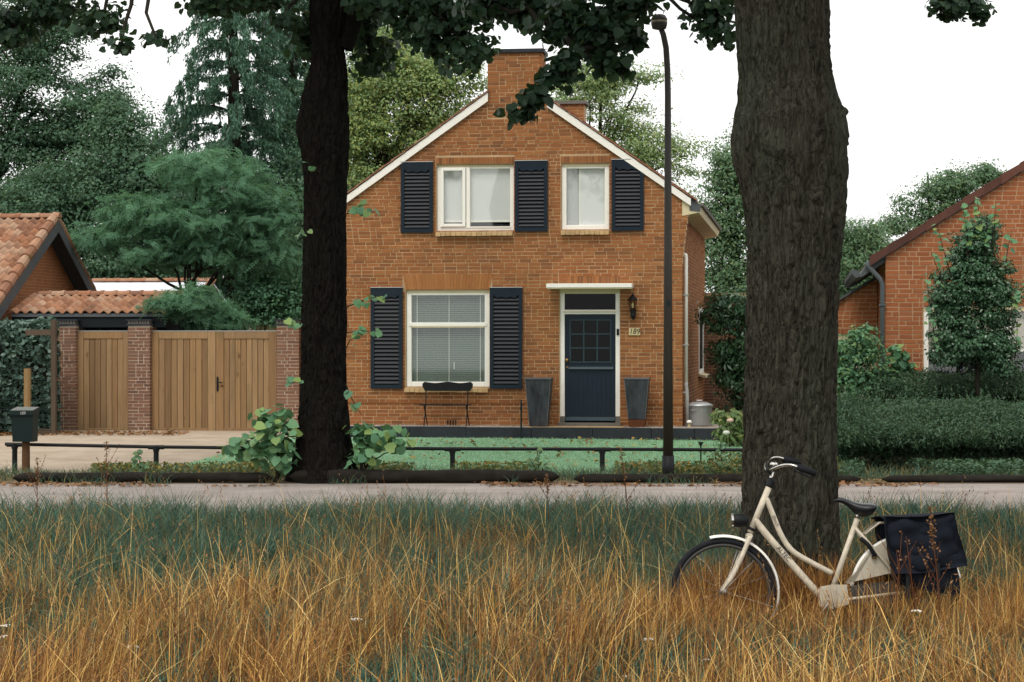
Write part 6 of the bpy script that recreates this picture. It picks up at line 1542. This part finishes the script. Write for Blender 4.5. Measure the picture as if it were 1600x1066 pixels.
# dry straw stalks: thick in front, in drifts further back
drift = lambda X, Y: np.clip(3.2 * (cn(X, Y, .8, 33) - .38), 0, 1)
tuft = lambda X, Y: np.clip(3.6 * (cn(X, Y, 2.6, 35) - .38), 0, 1)
dn = lambda X, Y: np.clip(np.clip(1.2 - (Y - 12.4) / 3.6, .0, 1) + .20 * drift(X, Y) * (Y < 20.5), 0, 1) * (.06 + .94 * tuft(X, Y)) * (.30 + .70 * drift(X, Y))
xy = field(185000, 9.3, 22.0, rg, dn); n = len(xy); fy = np.clip((xy[:, 1] - 12) / 8, 0, 1)
h = (.24 + .30 * rg.random(n) ** 1.2 + .34 * (n2(xy, 1.1, 8) - .3) + .08 * (xy[:, 1] < 13.9)) * (1 - .28 * fy); c = pick_col(rg, n, STRAW + RUST[:3], .22)
parts.append(blades(n, xy, h, .0040 + .0045 * rg.random(n), np.abs(rg.normal(.18, .42, n)), c * .3 + np.array([.03, .024, .012]), c * 1.12, rg, 3, lean_dir(xy, rg, .9)))  # brownish roots, darkened further to paint shade between the stalks
root = np.array([.085, .060, .026])
# matted leaves low down
xy = field(90000, 9.3, 21.5, rg, lambda X, Y: np.clip(1.15 - (Y - 12.0) / 4.6, .05, 1) * (.12 + .6 * tuft(X, Y))); n = len(xy); h = .10 + .20 * rg.random(n); c = pick_col(rg, n, RUST + RUST + STRAW[:3], .3)
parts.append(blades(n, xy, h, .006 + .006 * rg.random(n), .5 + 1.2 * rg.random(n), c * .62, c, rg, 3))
# long pale stalks leaning every way
xy = field(26000, 9.4, 21.0, rg, lambda X, Y: np.clip(dn(X, Y) * 1.2 + .03, 0, 1)); n = len(xy); h = .36 + .36 * rg.random(n) ** 1.4; c = pick_col(rg, n, [(.66, .43, .14), (.80, .58, .25), (.56, .32, .085), (.74, .48, .14)])
parts.append(blades(n, xy, h, .0045 + .0030 * rg.random(n), np.abs(rg.normal(.1, .55, n)), c * .8, c * 1.1, rg, 4, lean_dir(xy, rg, 1.6)))
# rusty flowering stems drifting through the green belt
xy = field(34000, 14.0, 21.6, rg, lambda X, Y: np.clip(4.5 * (cn(X, Y, .55, 44) - .42), .03, 1) * (.25 + .75 * tuft(X, Y)) * np.clip(1.25 - (Y - 15) / 8, .25, 1)); n = len(xy); c = pick_col(rg, n, RUST + [(.34, .19, .06), (.42, .25, .08), (.20, .14, .05)], .25)
parts.append(blades(n, xy, .22 + .26 * rg.random(n), .0035 + .0035 * rg.random(n), np.abs(rg.normal(.15, .35, n)), c * .5, c * 1.15, rg, 3, lean_dir(xy, rg, 1.2)))
# taller uncut straw round bicycle and trunk foot, shade painted into the roots
k_ = 8000; xy = np.stack([.75 + 2.7 * rg.random(k_), 12.75 + 1.25 * rg.random(k_)], 1); xy = xy[rg.random(k_) < .25 + .75 * tuft(xy[:, 0], xy[:, 1])]; n = len(xy); c = pick_col(rg, n, STRAW + RUST[:2], .22)
parts.append(blades(n, xy, .26 + .26 * rg.random(n), .004 + .004 * rg.random(n), np.abs(rg.normal(.15, .4, n)), c * .35, c * 1.12, rg, 3))
k_ = 3500; xy = np.stack([1.2 + 1.5 * rg.random(k_), 14.0 + .35 * rg.random(k_)], 1); n = len(xy); c = pick_col(rg, n, RUST + STRAW[:3], .25)
parts.append(blades(n, xy, .30 + .35 * rg.random(n), .004 + .004 * rg.random(n), np.abs(rg.normal(.2, .4, n)), c * .4, c * 1.1, rg, 3))
# bent over dry leaf blades
xy = field(26000, 9.6, 19.5, rg, dn); n = len(xy); c = pick_col(rg, n, STRAW, .25)
parts.append(blades(n, xy, .28 + .22 * rg.random(n), 0.007 + .007 * rg.random(n), .9 + .7 * rg.random(n), c * .75, c * 1.05, rg, 5))
# blue-green tufts of broad blades at the front edge and along the road
xy = field(15000, 9.8, 14.6, rg, lambda X, Y: (cn(X, Y, 1.7, 77) > .54) * 1.0); n = len(xy); c = pick_col(rg, n, [(.06, .135, .10), (.085, .16, .105), (.045, .11, .085), (.12, .17, .08)])
parts.append(blades(n, xy, .18 + .20 * rg.random(n), .008 + .007 * rg.random(n), .3 + .9 * rg.random(n), c * .8, c * 1.15, rg, 3))
xy = field(17000, 21.2, 23.2, rg, lambda X, Y: np.clip(3 * (cn(X, Y, 1.0, 78) - .38), 0, 1)); n = len(xy); c = pick_col(rg, n, GREEN)
parts.append(blades(n, xy, (.22 + .62 * rg.random(n) * np.clip(n2(xy, 1.0, 3) - .2, 0, 1)), .006 + .005 * rg.random(n), .3 + .8 * rg.random(n), c * .8, c * 1.3, rg, 3))
tag(obj('meadow_grass', join_blades(parts), M['grass'], None, 'stuff'), 'tall dry golden grass with green undergrowth along the roadside', 'grass')
# seed heads on tall stems
xy = field(3600, 10.2, 21.0, rg, lambda X, Y: np.clip(dn(X, Y) + .25 * drift(X, Y), 0, 1)); n = len(xy); h = .42 + .30 * rg.random(n); lean = rg.normal(0, .16, (n, 2)); P, T_, N_, S_ = [], [], [], []; stv = []
c = pick_col(rg, n, RUST + STRAW[:2])
stp_ = blades(n, xy, h * 1.02, np.full(n, .003), np.hypot(lean[:, 0], lean[:, 1]), c * .8, c, rg, 3, np.arctan2(lean[:, 1], lean[:, 0]))
for i in range(n):
    b = np.hypot(*lean[i]); d = np.array([lean[i, 0], lean[i, 1]]) / max(b, 1e-6)
    for k in range(9):
        f = .72 + .30 * k / 8; z = h[i] * (f - .28 * b * b * f ** 2.5); p = np.array([xy[i, 0] + d[0] * b * h[i] * f * f, xy[i, 1] + d[1] * b * h[i] * f * f, z]) + rg.normal(0, .007, 3)
        P.append(p); T_.append((rg.normal(0, .4) + lean[i, 0], rg.normal(0, .4), 1)); N_.append(rg.normal(0, 1, 3)); S_.append(.022 + .016 * rg.random())
gs = tag(obj('seed_heads', leaf_mesh('seed_heads', np.array(P), np.array(N_), np.array(T_), np.array(S_), T_LONG), M['dryhead'], None, 'stuff'), 'rusty brown seed heads standing over the dry meadow grass', 'seed heads')
obj('seed_stems', join_blades([stp_]), M['grass'], gs, 'stuff')
# big dock stalk in front of the bag, a few dry weeds
def dock(label, px, Y, y_top, seed, heads=True):
    rr = random.Random(seed); s = Y / F; base = np.array([(px - 800) * s, Y, 0]); o = thing('dock_stalk', label, 'dry weed', base, 0, 'dry dock stalks')
    H = CZ - (y_top - 533) * s; st = MB(); lean = rr.uniform(-.1, .1)
    st.tube([(0, 0, -.02), (lean * .4, 0, H * .5), (lean, 0, H)], [.006, .0045, .002], 6, False); P, T_, N_ = [], [], []
    for k in range(5):
        z = H * rr.uniform(.35, .75); a = rr.uniform(0, 6.28); l = rr.uniform(.12, .25); A = (lean * z / H, 0, z); B = (A[0] + cos(a) * l * .6, sin(a) * l * .4, z + l); st.tube([A, B], [.003, .0015], 5, False)
        for j in range(8 if heads else 1): f = rr.uniform(.35, 1); P.append((A[0] + (B[0] - A[0]) * f + rr.gauss(0, .008), B[1] * f + rr.gauss(0, .008), A[2] + (B[2] - A[2]) * f))
    for j in range(90 if heads else 5): f = rr.uniform(.72, 1); P.append((lean * f + rr.gauss(0, .013), rr.gauss(0, .013), H * f))
    P = np.array(P); N = len(P); rng = np.random.default_rng(seed)
    obj('stem', st, M['rust'], o); obj('seeds', leaf_mesh('seeds', P, rng.normal(size=(N, 3)), rng.normal(size=(N, 3)), .016 + .012 * rng.random(N), T_LEAF), M['l_brown'], o, 'stuff')
dock('rusty dock stalk standing in front of the pannier bag', 1474, 13.3, 792, 201); dock('thin dry weed before the left part of the pannier', 1396, 13.2, 830, 202, False); dock('thin dry weed before the middle of the pannier', 1436, 13.25, 838, 203, False)
dock('dry weed rising against the road, right of the left lime tree', 858, 20.5, 740, 204); dock('dark dry weed against the drive below the gate', 168, 21.8, 690, 205); dock('dry weed left of the big trunk against the lawn', 985, 21.0, 700, 206); dock('dry weed by the left letterbox post', 58, 21.9, 715, 207)
# white yarrow heads
for i, (px_, py_, Y_, lab) in enumerate(((8, 980, 12.4, 'yarrow head at the left edge of the meadow, upper one'), (4, 997, 12.2, 'yarrow head at the left edge of the meadow, lower one'), (207, 1013, 12.0, 'yarrow head in the lower left meadow'), (557, 970, 12.5, 'yarrow head in the straw below the house window'), (1105, 1033, 11.9, 'broad yarrow head left of the bicycle pedal, near the bottom'), (1012, 1001, 12.2, 'small yarrow head below the front wheel\'s left side'), (980, 1060, 11.6, 'yarrow head at the bottom edge, centre right'), (710, 1064, 11.6, 'yarrow head at the bottom edge, centre'), (1432, 957, 12.8, 'yarrow head below the pannier bag'))):
    p = Wp(px_, py_, Y_); o = thing('yarrow', 'white ' + lab, 'flower', (p[0], p[1], 0), 0, 'white yarrow heads in the meadow'); rr = random.Random(i)
    st = MB().tube([(0, 0, -.02), (.01, 0, p[2] * .6), (0, 0, p[2])], .0022, 5, False); hd = MB()
    for k in range(26):
        a = rr.uniform(0, 6.28); r = .032 * sqrt(rr.random()); x, y, z = r * cos(a), r * sin(a), p[2] + .012 + rr.uniform(-.004, .004) - r * .15; g = .0055
        hd.add([(x - g, y, z), (x, y - g, z), (x + g, y, z), (x, y + g, z), (x, y, z + g * .7)], [(0, 1, 4), (1, 2, 4), (2, 3, 4), (3, 0, 4)])
        if k % 4 == 0: st.tube([(0, 0, p[2] - .03), (x, y, z)], .0012, 4, False)
    obj('stem', st, M['l_weed'], o); obj('flower_head', hd, M['petal'], o)

# ------------------------------------------------------------------ weeds on the verge, fallen leaves
def ground_leaves(name, label, cat, n, xr, yr, zf, size, mat, seed, tpl=T_LEAF, up=1.6, hmax=0.0, clump=None):
    rng = np.random.default_rng(seed); x = xr[0] + (xr[1] - xr[0]) * rng.random(n); y = yr[0] + (yr[1] - yr[0]) * rng.random(n)
    if clump:
        k = fbm(np.stack([x * clump, y * clump, np.zeros(n)], 1), seed, 2) > .52; x, y = x[k], y[k]; n = len(x)
    z = np.array([zf(v) for v in y]) + hmax * rng.random(n) ** 1.6 + .012
    N_ = rng.normal(size=(n, 3)) * .45 + np.array([0, 0, up]); T_ = rng.normal(size=(n, 3))
    return tag(obj(name, leaf_mesh(name, np.stack([x, y, z], 1), N_, T_, size * (.5 + rng.random(n)), tpl), M[mat], None, 'stuff'), label, cat)
zl = lambda Y: .012 + np.interp(Y, [r[0] for r in LAWN], [r[3] for r in LAWN])
ground_leaves('fallen_leaves', 'yellow fallen leaves scattered on the artificial lawn', 'leaves', 700, (-5, 5), (31.5, 38), lambda Y: zl(Y) + .03, .085, 'l_fallen', 301)
ground_leaves('road_leaves', 'brown fallen leaves along the road edge by the logs', 'leaves', 3200, (-8, 8), (28.9, 29.75), lambda Y: .004, .07, 'l_brown', 302, clump=.9)
ground_leaves('drive_leaves', 'brown fallen leaves in front of the wooden gate', 'leaves', 1300, (-10.6, -6.2), (39.5, 41.1), lambda Y: zg(Y) + .015, .07, 'l_brown', 303)
ground_leaves('verge_leaves', 'orange leaf litter on the verge between the logs', 'leaves', 2600, (-8.5, 9), (30.0, 31.3), lambda Y: .005, .055, 'l_fallen', 304, clump=.8)
ground_leaves('verge_weeds', 'low green and yellow weeds growing under the knee rail', 'weeds', 20000, (-6.5, 5.0), (30.9, 32.1), lambda Y: .0, .06, 'l_weed', 305, up=.5, hmax=.17, clump=.9)
ground_leaves('bed_weeds', 'green ground cover at the foot of the low right hedge', 'weeds', 15000, (4.5, 9.2), (30.2, 31.9), lambda Y: .0, .06, 'l_hedge', 306, up=.5, hmax=.22, clump=.7)
ground_leaves('border_weeds', 'orange tinted border plants at the right end of the lawn', 'weeds', 6000, (2.9, 4.9), (31.2, 33.6), lambda Y: zg(Y), .06, 'l_weed', 307, up=.4, hmax=.26, clump=1.1)
# short blades of the lawn
rv = np.random.default_rng(330); n = 70000; yy = 31.45 + 6.95 * rv.random(n); lx = np.interp(yy, [r[0] for r in LAWN], [r[1] for r in LAWN]); rx = np.interp(yy, [r[0] for r in LAWN], [r[2] for r in LAWN]); xx = lx + (rx - lx) * rv.random(n)
c = pick_col(rv, n, [(.25, .44, .27), (.30, .50, .32), (.21, .38, .23), (.36, .50, .27)], .12)
V, I, T__, C__ = blades(n, np.stack([xx, yy], 1), .028 + .03 * rv.random(n), .010 + .008 * rv.random(n), .2 + .8 * rv.random(n), c * .9, c * 1.15, rv, 1); V[:, 2] += np.repeat(np.interp(yy, [r[0] for r in LAWN], [r[3] for r in LAWN]) + .015, 3)
tag(obj('lawn_blades', join_blades([(V, I, T__, C__)]), M['grass'], None, 'stuff'), 'short pale green blades of the lawn in front of the house', 'grass')
# grassy fringe of the verge
rv = np.random.default_rng(310); n = 17000; xy = np.stack([-9 + 18 * rv.random(n), 29.5 + 2.3 * rv.random(n)], 1); xy = xy[(xy[:, 1] > 30.15) | (cn(xy[:, 0], xy[:, 1], 1.3, 91) > .56)]; n = len(xy); c = pick_col(rv, n, GREEN + [(.12, .14, .05), (.22, .16, .06)])
tag(obj('verge_grass', join_blades([blades(n, xy, .07 + .24 * rv.random(n) * n2(xy, .9, 4) * 1.6, .008 + .004 * rv.random(n), .3 + .8 * rv.random(n), c * .8, c * 1.2, rv, 2)]), M['grass'], None, 'stuff'), 'short grass and weeds on the verge behind the logs', 'grass')
# tall thin weeds in front of the lawn
for i, (px_, top_y, Y_, lab) in enumerate(((843, 700, 30.6, 'dark sprig of weed in front of the lawn right of the rail post'), (222, 702, 30.8, 'dark sprig of weed below the rail on the driveway side'), (1130, 690, 31.2, 'leafy sprig left of the big trunk by the rail'))):
    shoots(lab, [(px_, 742, px_ - 4, top_y, 16), (px_ + 4, 742, px_ + 14, top_y + 20, 10), (px_ - 4, 742, px_ - 16, top_y + 16, 10)], Y_, 'l_mid', .07, (px_, 742), 320 + i, 'weed_sprig', 'weed')
